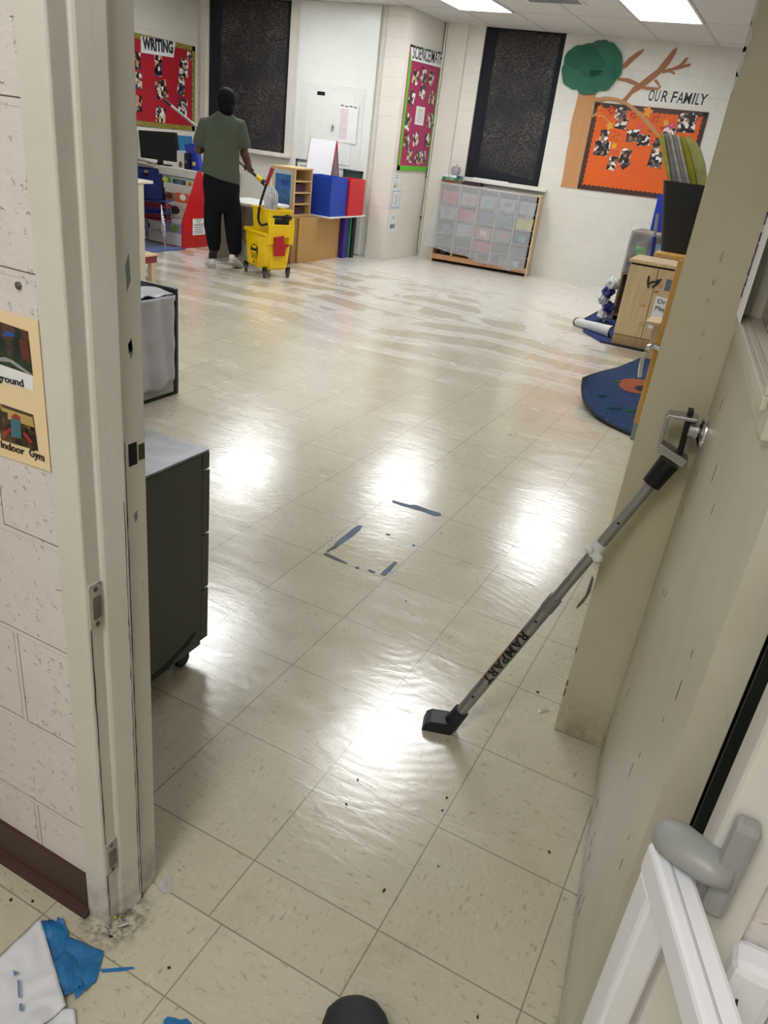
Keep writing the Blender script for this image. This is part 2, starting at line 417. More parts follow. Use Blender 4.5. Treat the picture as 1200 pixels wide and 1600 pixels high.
    scr = t.noise(t.mapping(co, (30, 150, 1), (0, 0, 0), (0, 0, .9)), 1.0, 4, .6, 1.5); scr2 = t.noise(t.mapping(co, (140, 26, 1), (0, 0, 0), (0, 0, .3)), 1.0, 4, .6, 1.5)
    hc_ = t.math('ADD', t.math('MULTIPLY', h, 1.15), t.math('ADD', t.math('MULTIPLY', scr, .07), t.math('MULTIPLY', t.math('MULTIPLY', scr2, bl), .08)))
    t.l(t.bump(hc_, .18, .012), t.b.inputs['Coat Normal'])
    return t.m
struct('floor', bxx(-6.95, 1.85, -2.7, 9.9, -.06, 0), floor_material())

def ceiling_material():
    t = NT('acoustic_ceiling_tile'); co = t.coord()
    sep = t.new('ShaderNodeSeparateXYZ'); t.l(co, sep.inputs[0])
    def lf(c, off, T):
        f = t.math('FRACT', t.math('DIVIDE', t.math('ADD', c, 60 * T - off), T))
        d = t.math('MULTIPLY', t.math('MINIMUM', f, t.math('SUBTRACT', 1.0, f)), T)
        return t.rng(d, .008, .012, 1, 0), t.rng(t.math('ABSOLUTE', t.math('SUBTRACT', d, .012)), .001, .004, 1, 0)
    a, a2 = lf(sep.outputs[0], -.70, .6333); b, b2 = lf(sep.outputs[1], 7.98, 1.22)
    bar = t.math('MAXIMUM', a, b); edge = t.math('MAXIMUM', a2, b2)
    fis = t.rng(t.noise(co, 70, 4, .7), .55, .68, 0, .25)
    base = t.mix(fis, srgb(214, 214, 212), srgb(170, 170, 168)); base = t.mix(bar, base, srgb(206, 206, 206)); base = t.mix(t.math('MULTIPLY', edge, .95), base, srgb(120, 120, 122))
    t.l(base, t.b.inputs['Base Color']); t.b.inputs['Roughness'].default_value = .8
    t.l(t.bump(t.math('SUBTRACT', t.noise(co, 70, 4, .7), t.math('MULTIPLY', edge, 2)), .15, .004), t.b.inputs['Normal'])
    return t.m
struct('ceiling', bxx(-6.95, 1.85, -2.7, 9.9, CEIL, CEIL + .06), ceiling_material())

# walls
WA = 8.06                                             # plane of the wall with the left window
struct('wall_left', bxx(-7.0, -6.845, -.14, 8.6, 0, CEIL), M_wallY)
struct('wall_right', bxx(1.72, 1.85, -.12, 9.8, 0, CEIL), M_wallY)
bm = B()                                              # left window wall with its opening
WLx0, WLx1, WLz0 = -6.66, -5.43, 1.06
box(bm, -6.845, WLx0, WA, WA + .2, 0, CEIL); box(bm, WLx1, -4.09, WA, WA + .2, 0, CEIL); box(bm, WLx0, WLx1, WA, WA + .2, 0, WLz0)
struct('wall_back', bm, M_wallA)
bm = B(); box(bm, -4.09, -3.83, 8.0, 9.2, 0, CEIL); struct('wall_pillar', bm, M_wallY)
# angled wall with the right window
sx = lambda x: (x + 3.8) / math.cos(YAW)
W2a, W2b, W2z = sx(-3.335), sx(-2.375), 1.06
bm = B()
Mw = Matrix.Translation(WB0) @ Matrix.Rotation(YAW, 4, 'Z')
for (a, b, c, d) in ((-.04, W2a, 0, CEIL), (W2b, 5.62, 0, CEIL), (W2a, W2b, 0, W2z)): box(bm, a, b, 0, .2, c, d)
o = struct('wall_far', bm, block_mat('painted_block_far', 'X', (228, 225, 215), .02, .45)); o.matrix_world = Mw; ROOTM[o.name] = Mw
bm = B(); box(bm, .02, .27, -.07, 0, 0, CEIL); o = struct('trim_pilaster', bm, M_paint); o.name = 'trim_4'; o.matrix_world = Mw
# dark outside behind the two windows
for nm, M4, x0, x1 in (('wall_outside_left', None, WLx0 - .3, WLx1 + .3), ('wall_outside_right', Mw, W2a - .3, W2b + .3)):
    y0 = WA + .5 if M4 is None else .5
    bm = B(); box(bm, x0, x1, y0, y0 + .05, .6, CEIL + .3); o = struct(nm, bm, P('night_outside', (10, 11, 16), .9))
    if M4: o.matrix_world = M4

# door wall, hallway side
JL, JR = -.150, .745                                  # clear opening of the door frame
struct('wall_door_left', bxx(-7.0, -.192, -.265, -.15, 0, CEIL), M_wallC)
struct('wall_door_right', bxx(.80, 1.85, -.265, -.15, 0, CEIL), M_wallC)
struct('wall_door_top', bxx(-.192, .80, -.265, -.15, 2.14, CEIL), M_wallC)
struct('wall_hall_left', bxx(-2.6, -2.5, -2.7, -.265, 0, CEIL), M_wallY)
struct('wall_hall_right', bxx(1.75, 1.85, -2.7, -.265, 0, CEIL), M_wallY)
struct('wall_hall_back', bxx(-2.5, 1.75, -2.7, -2.6, 0, CEIL), M_wallA)
# brown rubber cove base in the hallway, with a toe
bm = B()
prof = [(0, 0), (-.022, 0), (-.020, .006), (-.008, .018), (-.006, .10), (0, .103)]
prism(bm, [Vector((-2.5, -.265 + a, b)) for a, b in prof], Vector((2.303, 0, 0)))
struct('baseboard_left', bm, P('brown_rubber', (64, 40, 32), .42, var=.12))

# left door frame: pressed steel profile with stop, grooves, strikes
prof = [(-.199, -.274), (-.1525, -.274), (-.150, -.2705), (-.150, -.243), (-.1465, -.2405), (-.1442, -.237), (-.1365, -.198), (-.1385, -.194), (-.1385, -.192), (-.145, -.190), (-.145, -.146), (-.149, -.142), (-.190, -.142), (-.190, -.265), (-.199, -.265)]
bm = B(); prism(bm, [Vector((a, b, 0)) for a, b in prof], Z * 2.14)
jl = struct('trim_1', bm, M_trim, bevel=.0012)
def crack(x, y, z0, z1, wd, axis, seed, mat):
    """ragged dark crack line in old paint, x/y fixed"""
    bm = B(); rnd = random.Random(seed); z = z0; pl, prr = [], []
    while z < z1:
        a = wd * rnd.uniform(.15, 1.0); d = rnd.uniform(-.0006, .0006); pl.append((d - a, z)); prr.append((d + a, z)); z += rnd.uniform(.008, .03)
    pts = pl + prr[::-1]
    if axis == 'X': pts = [Vector((x + a, y, b)) for a, b in pts]; prism(bm, pts, Vector((0, -.0006, 0)))
    else: pts = [Vector((x, y + a, b)) for a, b in pts]; prism(bm, pts, Vector((.0006, 0, 0)))
    return bm
M_crack = P('crack_grime', (40, 36, 30), .9)
for (y_, z0, z1, wd, sd) in ((-.2665, .02, .78, .0012, 1), (-.2005, 0.02, .9, .0009, 2), (-.1935, .0, 1.0, .0011, 3)):
    xx = -.150 if sd == 1 else (-.1373 if sd == 2 else -.1385)
    obj('paint_crack', crack(xx, y_, z0, z1, wd, 'Y', sd, 0), M_crack, jl)
# painted-over strike plates on the frame and the latch hole
def strike(cz, lower):
    s = obj('strike_plate', bxx(-.1502, -.1465, -.2690, -.2425, cz - .041, cz + .041, .004), trim_mat('strike_paint' + str(lower), (172, 170, 158), (190, 186, 170), .3, False), jl)
    obj('recess', bxx(-.1467, -.1457, -.263, -.2475, cz - .022, cz + .018, .002), P('worn_steel', (120, 118, 108), .35, .5, .2), s)
    for dz in (.031, -.032):
        bm = B(); lathe(bm, [(.0042, 0), (.0042, .0012), (.002, .0016)], (-.1468, -.256, cz + dz), X); obj('screw', bm, P('old_screw', (96, 92, 84), .4, .6), s)
zs = [aty(152, 948, -.256).z, aty(173, 1338, -.256).z]
strike(zs[0], 0); strike(zs[1], 1)
zl = aty(213, 711, -.17).z
lt = obj('latch_hole', bxx(-.1455, -.1444, -.180, -.163, zl - .018, zl + .018), M_black, jl)
obj('latch_plate_edge', bxx(-.1455, -.1435, -.160, -.147, zl - .014, zl + .012, .001), P('worn_bronze', (96, 84, 64), .35, .7), jl)
# scuffs of missing paint on the room-side strip
for i, (px, py, h) in enumerate(((222, 820, .02), (197, 455, .05), (199, 560, .03), (219, 557, .02), (205, 700, .0))):
    if not h: continue
    p = aty(px, py, -.17); bm = B(); prism(bm, [Vector((-.1452, p.y - .003 + .006 * random.random(), p.z)), Vector((-.1452, p.y + .005, p.z + h * .3)), Vector((-.1452, p.y + .003, p.z + h)), Vector((-.1452, p.y - .004, p.z + h * .7))], X * .0007)
    obj('paint_chip', bm, P('blue_grey_undercoat', (120, 126, 132), .6), jl)

# right door frame (hinge side)
prof = [(.806, -.274), (.749, -.274), (.745, -.270), (.745, -.192), (.7625, -.189), (.7625, -.142), (.80, -.142), (.80, -.265), (.806, -.265)]
bm = B(); prism(bm, [Vector((a, b, 0)) for a, b in prof], Z * 2.14)
jr = struct('trim_2', bm, M_trim, bevel=.0012)
bm = B(); box(bm, -.199, .806, -.274, -.142, 2.08, 2.14); struct('trim_3', bm, M_trim)

# the open door, swung into the room
D0 = Vector((.692, -.128, 0)); D1 = Vector((.583, .785, 0))
DX = (D1 - D0).normalized(); DN = Vector((-DX.y, DX.x, 0));                 # DN points to the opening (-X)
if DN.x > 0: DN = -DN
DL = (D1 - D0).length
def dr(s, off, z): return D0 + DX * s + DN * off + Z * z                   # s from the hinge edge, off out of the face
def dbox(bm, s0, s1, o0, o1, z0, z1):
    v = [dr(s, o_, z) for z in (z0, z1) for o_ in (o0, o1) for s in (s0, s1)]; v = [bm.verts.new(p) for p in v]
    for f in ((0, 2, 3, 1), (4, 5, 7, 6), (0, 1, 5, 4), (2, 6, 7, 3), (0, 4, 6, 2), (1, 3, 7, 5)): bm.faces.new([v[i] for i in f])
    return bm
gs0, gs1, gz0, gz1 = .16, .74, 1.215, 1.95
bm = B()
for a, b, c, d in ((0, gs0, .012, 2.07), (gs1, DL, .012, 2.07), (gs0, gs1, .012, gz0), (gs0, gs1, gz1, 2.07)): dbox(bm, a, b, -.045, 0, c, d)
bmesh.ops.remove_doubles(bm, verts=bm.verts[:], dist=.0001)
dd = struct('door_1', bm, M_door)
# glazing frame and glass of the vision panel
bm = B(); wd = .045
for a, b, c, d in ((gs0 - wd, gs1 + wd, gz0 - wd, gz0), (gs0 - wd, gs1 + wd, gz1, gz1 + wd), (gs0 - wd, gs0, gz0, gz1), (gs1, gs1 + wd, gz0, gz1)):
    dbox(bm, a, b, .0, .012, c, d)
for a, b, c, d in ((gs0 - .018, gs1 + .018, gz0 - .018, gz0), (gs0 - .018, gs1 + .018, gz1, gz1 + .018), (gs0 - .018, gs0, gz0, gz1), (gs1, gs1 + .018, gz0, gz1)):
    dbox(bm, a, b, .012, .02, c, d)
gf = struct('window_frame', bm, M_door, dd, bevel=.002)
bm = B(); dbox(bm, gs0, gs1, -.026, -.020, gz0, gz1)
gl = NT('door_glass'); gl.b.inputs['Base Color'].default_value = srgb(110, 106, 100); gl.b.inputs['Roughness'].default_value = .08
obj('glass_pane', bm, gl.m, dd)
# notices taped on the door
bm = B(); dbox(bm, gs1 - .10, gs1 + .012, .021, .0216, gz0 + .0, gz1 - .2); np_ = obj('notice', bm, M_white, dd)
t_ = text_between('PLEASE KEEP DOOR CLOSED', dr(gs1 + .006, .0218, gz0 + .03), dr(gs1 + .006, .0218, gz0 + .50), DN, .013, .02); obj('notice_lettering', t_, P('navy_ink', (24, 30, 66), .5), np_)
bm = B(); dbox(bm, gs1 - .36, gs1 - .13, -.0195, -.0188, gz0 + .005, gz0 + .34); n2 = obj('notice', bm, P('glossy_flyer', (206, 200, 204), .35), dd)
for k, (c, zz) in enumerate((((196, 40, 40), .27), ((60, 62, 72), .20), ((60, 62, 72), .13), ((90, 60, 130), .07))):
    bm = B(); dbox(bm, gs1 - .34 + .02 * (k % 2), gs1 - .15, -.0187, -.0182, gz0 + zz, gz0 + zz + .022); obj('flyer_print', bm, P('flyer_ink%d' % k, c, .5), n2)
# grime scuffs on the door face
for i in range(26):
    s = random.uniform(.08, .85); z = random.uniform(.05, 1.1); a = random.uniform(.001, .0028); h = random.uniform(.006, .03)
    if i < 9: s = random.uniform(.3, .9); z = random.uniform(.015, .16); h *= 1.2
    bm = B(); prism(bm, [dr(s - a, .0002, z), dr(s + a * .3, .0002, z - h * .2), dr(s + a, .0002, z + h * .8), dr(s - a * .2, .0002, z + h)], DN * .0005)
    obj('scuff_mark', bm, P('scuff', (110, 102, 84), .7, var=.3), dd)
# lever rose and knob on the door
kc = dr(DL - .062, 0, .952)
bm = B(); lathe(bm, [(.036, 0), (.036, .004), (.033, .009), (.026, .013), (.017, .016), (.014, .018), (.0, .018)], kc, DN, 32)
kn = obj('lock_rose', bm, M_chrome, dd, smooth=True)
bm = B(); lathe(bm, [(.015, .008), (.019, .010), (.019, .034), (.015, .036), (.0, .037)], kc, DN, 32); obj('spindle', bm, M_chrome, kn, smooth=True)
# three hinges on the dark hinge gap, and a black strip imitating its shade
for z in (.25, 1.05, 1.85):
    bm = B(); lathe(bm, [(.007, 0), (.007, .1)], (.742, -.133, z), Z, 12); obj('hinge', bm, M_trim, dd)
bm = B(); box(bm, .738, .7620, -.150, -.144, .0, 2.08); obj('gap_shade', bm, M_black, jr)

# painted partition end that the door swings against
bm = B()
cx0, cy = .447, .797
prism(bm, [Vector((cx0, cy, 0)), Vector((.74, cy, 0)), Vector((.74, 1.10, 0)), Vector((cx0, 1.10, 0))], Z * CEIL)
M_col = trim_mat('partition_cream_paint', (198, 190, 168), (186, 176, 148), .45)
wp = struct('wall_partition', bm, M_col, bevel=.004)
struct('wall_partition_return', bxx(.74, 1.72, .84, .97, 0, CEIL), M_col)
for i, (px, py, s_) in enumerate(((874, 1062, .9), (880, 1080, 1.1), (1174, 60, 2.0), (1168, 96, 2.0), (1160, 130, 1.4), (1181, 22, 1.6), (888, 1010, .7))):
    p = aty(px, py, cy); bm = B(); r_ = random.Random(i); n_ = 7
    pts = [Vector((cx0 + .0005 + .006 * s_ * (0 if math.cos(a) < 0 else math.cos(a)) * r_.uniform(.5, 1), cy - .0005, p.z + .018 * s_ * math.sin(a) * r_.uniform(.6, 1))) for a in [2 * PI * k / n_ for k in range(n_)]]
    prism(bm, pts, Y * -.0015); obj('paint_chip', bm, P('bare_plaster', (214, 212, 208), .6) if py < 200 else P('dark_chip', (96, 80, 58), .8), wp)
for (px, py, w_, h_) in ((1099, 520, .008, .010), (1106, 470, .006, .014), (1115, 440, .005, .012), (1128, 400, .005, .02), (1095, 560, .004, .006), (1089, 549, .0015, .0015), (1084, 549, .0015, .0015), (890, 1106, .008, .003)):
    p = aty(px, py, cy); bm = B(); prism(bm, [p + Vector((-w_ * .5, -.0004, -h_ * .5)), p + Vector((w_ * .3, -.0004, -h_ * .7)), p + Vector((w_ * .55, -.0004, h_ * .1)), p + Vector((w_ * .2, -.0004, h_ * .6)), p + Vector((-w_ * .4, -.0004, h_ * .3))], Y * -.0005)
    obj('scuff_mark', bm, P('wall_scuff', (172, 162, 138), .8, var=.3), wp)

# ------------------------------------------------------------------ ceiling lights
M_lens = emit_mat('light_panel', (.97, .99, 1.0), LIGHT_ROOM); M_lensH = emit_mat('hall_light_panel', (1.0, .985, .96), LIGHT_HALL)
def light(x, y, lab, lens, w=.60, h=1.21):
    t = thing('ceiling_light', lab, 'ceiling light', (x, y, CEIL), 0, 'recessed ceiling light panels')
    bm = B()
    for a, b, c, d in ((-w / 2 - .012, w / 2 + .012, -h / 2 - .012, -h / 2 + .008), (-w / 2 - .012, w / 2 + .012, h / 2 - .008, h / 2 + .012), (-w / 2 - .012, -w / 2 + .008, -h / 2, h / 2), (w / 2 - .008, w / 2 + .012, -h / 2, h / 2)):
        box(bm, a, b, c, d, -.012, -.001)
    obj('frame', bm, M_whiteplastic, t, world=False)
    obj('diffuser', bxx(-w / 2 + .008, w / 2 - .008, -h / 2 + .008, h / 2 - .008, -.008, -.002), lens, t, world=False)
xn = ('over the right window side', 'in the middle of the room', 'over the left window side')
for j, y in enumerate(LIGHT_Y):
    for i, x in enumerate(LIGHT_X):
        if i == 2 and j == 1: y = 6.62
        light(x, y, 'glowing white ceiling light panel %s, %s row' % (xn[i], ('row nearest the door', 'row nearest the windows')[j].replace('row ', '') + '' if False else ('door-side', 'window-side')[j]), M_lens)
light(.2, -1.75, 'glowing ceiling light panel in the hallway behind the viewer', M_lensH)
v = thing('ceiling_vent', 'square louvred air vent in the ceiling between the two lit panels', 'vent', (-1.965, 7.05, CEIL))
bm = B()
for a in (-.28, .26): box(bm, a, a + .02, -.28, .28, -.012, -.001); box(bm, -.28, .28, a, a + .02, -.012, -.001)
obj('frame', bm, M_whiteplastic, v, world=False)
for k in range(7): obj('louvre', bxx(-.26, .26, -.25 + k * .075, -.20 + k * .075, -.010, -.004), P('vent_metal', (150, 152, 156), .4, .2), v, world=False)

# ------------------------------------------------------------------ windows
def blind_mat(name, s=1.0):
    t = NT(name); co = t.coord()
    a = t.noise(t.mapping(co, (34, 34, 120)), 1.0, 3, .6); big = t.noise(co, 1.6, 3, .6)
    f = t.math('MULTIPLY', t.rng(a, .46, .66, 0, 1), t.rng(big, .36, .62, .15, 1))
    t.l(t.mix(f, (.010, .011, .015, 1), (.16 * s, .135 * s, .115 * s, 1)), t.b.inputs['Base Color']); t.b.inputs['Roughness'].default_value = .75
    t.l(t.bump(a, .3, .003), t.b.inputs['Normal']); return t.m
M_blind = blind_mat('woven_blackout_shade')
M_black2 = P('black_window_sash', (18, 19, 22), .35); M_navy = P('navy_cloth', (18, 22, 32), .85)
def window(n, M4, x0, x1, z0, sill0, sill1, cloth):
    M4 = M4 or Matrix.Translation((0, WA, 0))
    fr = B()
    for a, b, c, d in ((x0, x0 + .045, z0, CEIL), (x1 - .045, x1, z0, CEIL), (x0, x1, z0, z0 + .05)): box(fr, a, b, .05, .10, c, d)
    zm = z0 + (CEIL - z0) * .40
    box(fr, x0, x1, .045, .10, zm, zm + .05)
    o = struct('window_%d' % n, fr, M_black2); o.matrix_world = M4; ROOTM[o.name] = M4
    bm = B(); box(bm, x0, x1, .075, .08, z0, CEIL)
    g = NT('night_glass%d' % n); g.b.inputs['Base Color'].default_value = (.01, .012, .016, 1); g.b.inputs['Roughness'].default_value = .1
    c = obj('glass_pane', bm, g.m, o, world=False)
    s = B(); box(s, sill0, sill1, -.09, .06, z0 - .045, z0 - .012); c = obj('window_sill', s, P('sill_paint', (224, 222, 212), .35), o, world=False, bevel=.004)
    return o, M4, zm
w1, M1, zm1 = window(1, None, WLx0, WLx1, WLz0, WLx0 - .02, WLx1 + .10, True)
w2, M2, zm2 = window(2, Mw, W2a, W2b, W2z, W2a + .05, W2b + .12, False)
# left window: dark cloth shade hanging slightly crooked in front of the sash
t = thing('window_shade', 'wide dark woven shade hanging crookedly over the left window', 'window blind', (-6.05, WA, 1.0))
bm = B()
def f(u, v_):
    x = WLx0 + .035 + (WLx1 - WLx0 - .02) * u; zb = WLz0 + .03 - .03 * u - .05 * max(0, u - .5) * (1 if u < .93 else .3)
    z = zb + (CEIL - .01 - zb) * v_
    return Vector((x, WA + .022 + .008 * math.sin(u * 9 + v_ * 2) * (1 - v_) + .005 * math.sin(v_ * 30) * (1 - v_), z))
grid(bm, f, 40, 60, .002); obj('shade_cloth', bm, M_blind, t, smooth='all')
bm = B(); box(bm, WLx0 + .02, WLx1 - .01, WA + .028, WA + .05, zm1, zm1 + .04); obj('sash_bar', bm, M_navy, t)
for a, b in ((WLx0 + .005, WLx0 + .19), (WLx1 - .05, WLx1 - .004)):
    bm = B(); grid(bm, lambda u, v_, a=a, b=b: Vector((a + (b - a) * u, WA + .012 + .006 * math.sin(u * 12 + v_ * 3), WLz0 - .02 + (CEIL - WLz0) * v_)), 8, 20, .002); obj('side_curtain', bm, M_navy, t, smooth='all')
# right window: shade inset between black side strips
t = thing('window_shade', 'narrow dark woven shade inside the right window above the bin shelf', 'window blind', WBP((W2a + W2b) / 2, 0, 1.0), YAW)
def f(u, v_):
    zb = W2z + .01 - .02 * u; p = WBP(W2a + .13 + (W2b - W2a - .19) * u, -.035 - .004 * math.sin(v_ * 26), zb + (CEIL - .01 - zb) * v_); return p
bm = B(); grid(bm, f, 20, 50, .002); obj('shade_cloth', bm, M_blind, t, smooth='all')
bm = B(); grid(bm, lambda u, v_: WBP(W2a + .01 + (W2b - W2a - .02) * u, -.044, zm2 + .055 * v_ + .01), 4, 1, .004); obj('sash_bar', bm, M_navy, t)
for a, b in ((W2a + .008, W2a + .14), (W2b - .07, W2b - .006)):
    bm = B(); grid(bm, lambda u, v_, a=a, b=b: WBP(a + (b - a) * u, -.030 + .003 * math.sin(u * 8), W2z - .005 + (CEIL - W2z) * v_), 5, 12, .002); obj('side_strip', bm, M_navy, t)
bm = B(); grid(bm, lambda u, v_: WBP(W2a + .05 + (W2b - W2a - .08) * u, -.026 + .008 * math.sin(v_ * 5), W2z - .01 + (.16 - .09 * u) * v_), 10, 4, .002); obj('cloth_bunch', bm, M_navy, t, smooth='all')
# white conduit left of the left window and down the pillar corner
bm = B(); box(bm, WLx0 - .11, WLx0 - .012, WA - .03, WA, 0, CEIL); tp = struct('trim_5', bm, M_paint, bevel=.004)
bm = B(); tube(bm, [Vector((-3.80, 8.985, .10)), Vector((-3.80, 8.985, CEIL))], .013, 12); obj_ = obj('conduit_pipe', bm, M_paint, smooth=True); tag(obj_, 'thin white conduit pipe down the wall corner right of the science board', 'pipe')
for zz in (.5, 1.0, 1.6):
    bm = B(); box(bm, -3.829, -3.80, 8.968, 9.0, zz - .012, zz + .012); obj('pipe_clip', bm, P('dull_clip', (110, 106, 96), .5, .4), obj_)

# smooth white steel panel wall with the electrical access door
p = thing('electrical_panel', 'tall smooth white steel wall panel with a small access door', 'electrical panel', (-4.74, WA - .02, 0))
px0, px1 = -5.275, -4.20
obj('back_plate', bxx(px0, px1, WA - .035, WA - .001, .02, CEIL - .001, .003), P('panel_white', (228, 230, 226), .28, var=.02), p)
ad = obj('access_door', bxx(-5.185, -4.305, WA - .047, WA - .036, .985, 1.885, .004), P('panel_white2', (224, 226, 222), .28, var=.02), p)
obj('inner_door', bxx(-5.10, -4.43, WA - .053, WA - .048, 1.03, 1.80, .003), P('panel_white', (228, 230, 226), .28), ad)
a = aty(502, 146, WA - .05); obj('slot', bxx(a.x - .055, a.x + .055, WA - .056, WA - .0535, a.z - .02, a.z + .02), M_black, ad)
a = aty(521, 199, WA - .05); bm = B(); lathe(bm, [(.014, 0), (.014, .02)], (a.x, WA - .0535, a.z), -Y, 14); ha = obj('turn_handle', bm, M_chrome, ad)
bm = B(); tube(bm, [Vector((a.x, WA - .075, a.z + .03)), Vector((a.x - .01, WA - .078, a.z - .05))], .007, 10); obj('lever', bm, M_alu, ha)
for (px, py) in ((490, 136), (556, 142), (566, 157), (522, 138), (475, 192), (562, 202), (556, 250), (477, 252)):
    a = aty(px, py, WA - .05); bm = B(); lathe(bm, [(.011, 0), (.009, .004), (.003, .006)], (a.x, WA - .048, a.z), -Y, 12); obj('screw', bm, P('panel_white2', (224, 226, 222), .28), ad)
# ================================================================== BOARDS AND PAPER ON THE WALLS
SKIN_PH = photo_mat('snapshot_print', [(24, 20, 24), (210, 196, 176), (88, 56, 44), (232, 226, 220), (52, 66, 110), (30, 26, 28), (196, 150, 110)], 24)
BW_PH = photo_mat('family_print', [(20, 18, 18), (226, 214, 206), (60, 46, 42), (150, 110, 88), (18, 18, 22), (236, 230, 226), (90, 84, 90)], 30)
def scallop(bm, A, Bp, inward, N, wdt, n, th, amp):
    """border strip from A to B with a scalloped inner edge"""
    A = Vector(A); Bp = Vector(Bp); d = Bp - A; pts = [A, Bp]
    k = n * 4
    for i in range(k, -1, -1):
        pts.append(A + d * (i / k) + inward * (wdt + amp * abs(math.sin(PI * i * n / k))))
    prism(bm, pts, N * th)
def board(name, label, cat, corners, N, bg, border, wdt, nsc, amp, borders=(1, 1, 1, 1), th=.012):
    """corners: BL, BR, TR, TL"""
    c = sum(corners, Vector()) / 4
    base = min(p.z for p in corners)
    t = thing(name, label, cat, (c.x, c.y, base)); N = Vector(N).normalized()
    bm = B(); prism(bm, corners, N * th); obj('backing_paper', bm, bg, t)
    up = (corners[3] - corners[0]).normalized(); rt = (corners[1] - corners[0]).normalized()
    cs = [p + N * (th + .0005) for p in corners]
    for i, (a, b, inw) in enumerate(((cs[0], cs[1], up), (cs[1], cs[2], -rt), (cs[2], cs[3], -up), (cs[3], cs[0], rt))):
        if not borders[i]: continue
        bm = B(); L = (b - a).length; scallop(bm, a, b, inw, N, wdt, max(2, int(L / .055)), .003, amp); obj('border_strip', bm, border, t)
    return t, N, th
def pinned(name, label, P0, x, y, w, h, N, rot, mat, group, kind='photo', trimrgb=None):
    N = Vector(N).normalized(); M3 = Matrix.Rotation(rot, 3, N); xx = M3 @ x; yy = M3 @ y
    bm = B(); prism(bm, rect(P0, xx, yy, w, h), N * .0015)
    o = obj(name, bm, mat); tag(o, label, kind, group); return o

# --- WRITING board (left wall)
XL = -6.845; NL = Vector((1, 0, 0)); YL = Vector((0, 1, 0))
cr = [atx(205, 194, XL), atx(302, 204, XL), atx(304.5, 72.5, XL), atx(205, 52, XL)]
yb0, yb1, zb0, zb1 = 6.86, 8.01, 1.175, 2.15
cr = [Vector((XL, yb0, zb0)), Vector((XL, yb1, zb0)), Vector((XL, yb1, zb1)), Vector((XL, yb0, zb1))]
t_gold = NT('gold_leaf_border'); n = t_gold.noise(t_gold.coord(), 60, 3, .7)
t_gold.l(t_gold.ramp(n, [(.35, srgb(74, 78, 30)), (.5, srgb(150, 140, 52)), (.62, srgb(210, 198, 120))]), t_gold.b.inputs['Base Color']); t_gold.b.inputs['Roughness'].default_value = .3; t_gold.b.inputs['Metallic'].default_value = .3
tw, N, th = board('writing_board', 'dark red bulletin board headed WRITING with gold border', 'bulletin board', cr, NL, P('red_poster_paper', (166, 14, 38), .55, var=.04), t_gold.m, .045, 20, .016)
def onL(px, py, off=.0135): return atx(px, py, XL + off)
hc = [onL(220, 82, .016), onL(271, 90, .016), onL(274, 66, .016), onL(220, 56, .016)]
bm = B(); prism(bm, hc, NL * .002); hd = obj('header_card', bm, M_white, tw)
obj('lettering', text_between('WRITING', onL(223, 76, .019), onL(270.5, 83, .019), NL, .12, .045), M_ink, hd)
pos = {'top of the middle column': (247.5, 101, .13, .25, 0), 'top of the right column': (287.5, 106, .17, .19, -.1), 'second down in the middle column': (252.5, 140, .20, .20, .25), 'second down in the right column': (283, 132.5, .13, .24, -.1),
       'third down in the right column': (285, 167, .18, .19, -.1), 'bottom of the middle column': (251, 179, .17, .17, -.05), 'at the board left edge, upper': (215, 95, .10, .18, 0), 'at the board left edge, middle': (216, 126, .12, .18, 0), 'at the board left edge, lower': (217, 162, .10, .18, 0), 'in the top right corner': (296, 84, .09, .14, -.2)}
for k, (px, py, w_, h_, r_) in pos.items():
    pinned('photo', 'small snapshot on the red WRITING board, ' + k, onL(px, py, .0135), YL, Z, w_, h_, NL, r_, SKIN_PH, 'snapshots on the red board')

# --- SCIENCE/MATH board (pillar side)
XP = -3.83
cr = [Vector((XP, 8.10, 1.058)), Vector((XP, 9.02, 1.058)), Vector((XP, 9.02, 2.37)), Vector((XP, 8.10, 2.37))]
ts, N, th = board('science_board', 'narrow magenta bulletin board headed SCIENCE/MATH with green border', 'bulletin board', cr, NL, P('magenta_poster_paper', (168, 38, 92), .55, var=.04), P('lime_border', (92, 182, 46), .5), .05, 24, .012)
def onP(px, py, off=.0135): return atx(px, py, XP + off)
hc = [onP(643, 94, .016), onP(689, 106, .016), onP(692, 86, .016), onP(642, 73, .016)]
bm = B(); prism(bm, hc, NL * .002); hd = obj('header_card', bm, M_white, ts)
obj('lettering', text_between('SCIENCE/MATH', onP(644.5, 91, .019), onP(690.5, 101.5, .019), NL, .13, .006), M_ink, hd)
L = [(649.5, 121, 'top left'), (662, 118, 'top middle'), (673.5, 123, 'top right'), (643.5, 153, 'second row left'), (660.5, 143, 'second row middle'), (674.5, 153, 'second row right'), (637, 190, 'beside the white note, left'), (672, 188, 'beside the white note, right'), (635.5, 220, 'fourth row left'), (649.5, 217, 'fourth row middle'), (667.5, 219, 'fourth row right'), (640.5, 243, 'bottom left'), (652.5, 246, 'bottom middle'), (661.5, 246, 'bottom right')]
for i, (px, py, nm) in enumerate(L):
    pinned('photo', 'cut-out snapshot on the magenta science board, ' + nm, onP(px, py), YL, Z, .15, .15 if i not in (6, 7) else .17, NL, random.uniform(-.3, .3), SKIN_PH, 'snapshots on the magenta board')
nt = pinned('notice', 'white typed note in the centre of the magenta science board', onP(656, 181, .0135), YL, Z, .25, .20, NL, 0, M_white, None, 'paper')
nt_y = P('highlighter_yellow', (206, 196, 60), .5)
c = onP(656, 181, .0155)
for k in range(6): obj('print_line', (lambda bm: prism(bm, rect(c + Z * (.06 - .024 * k), YL, Z, .17 if k else .13, .012 if k == 0 else .004), NL * .0004) and bm)(B()), nt_y if k == 0 else P('faint_print', (120, 120, 130), .6), nt)
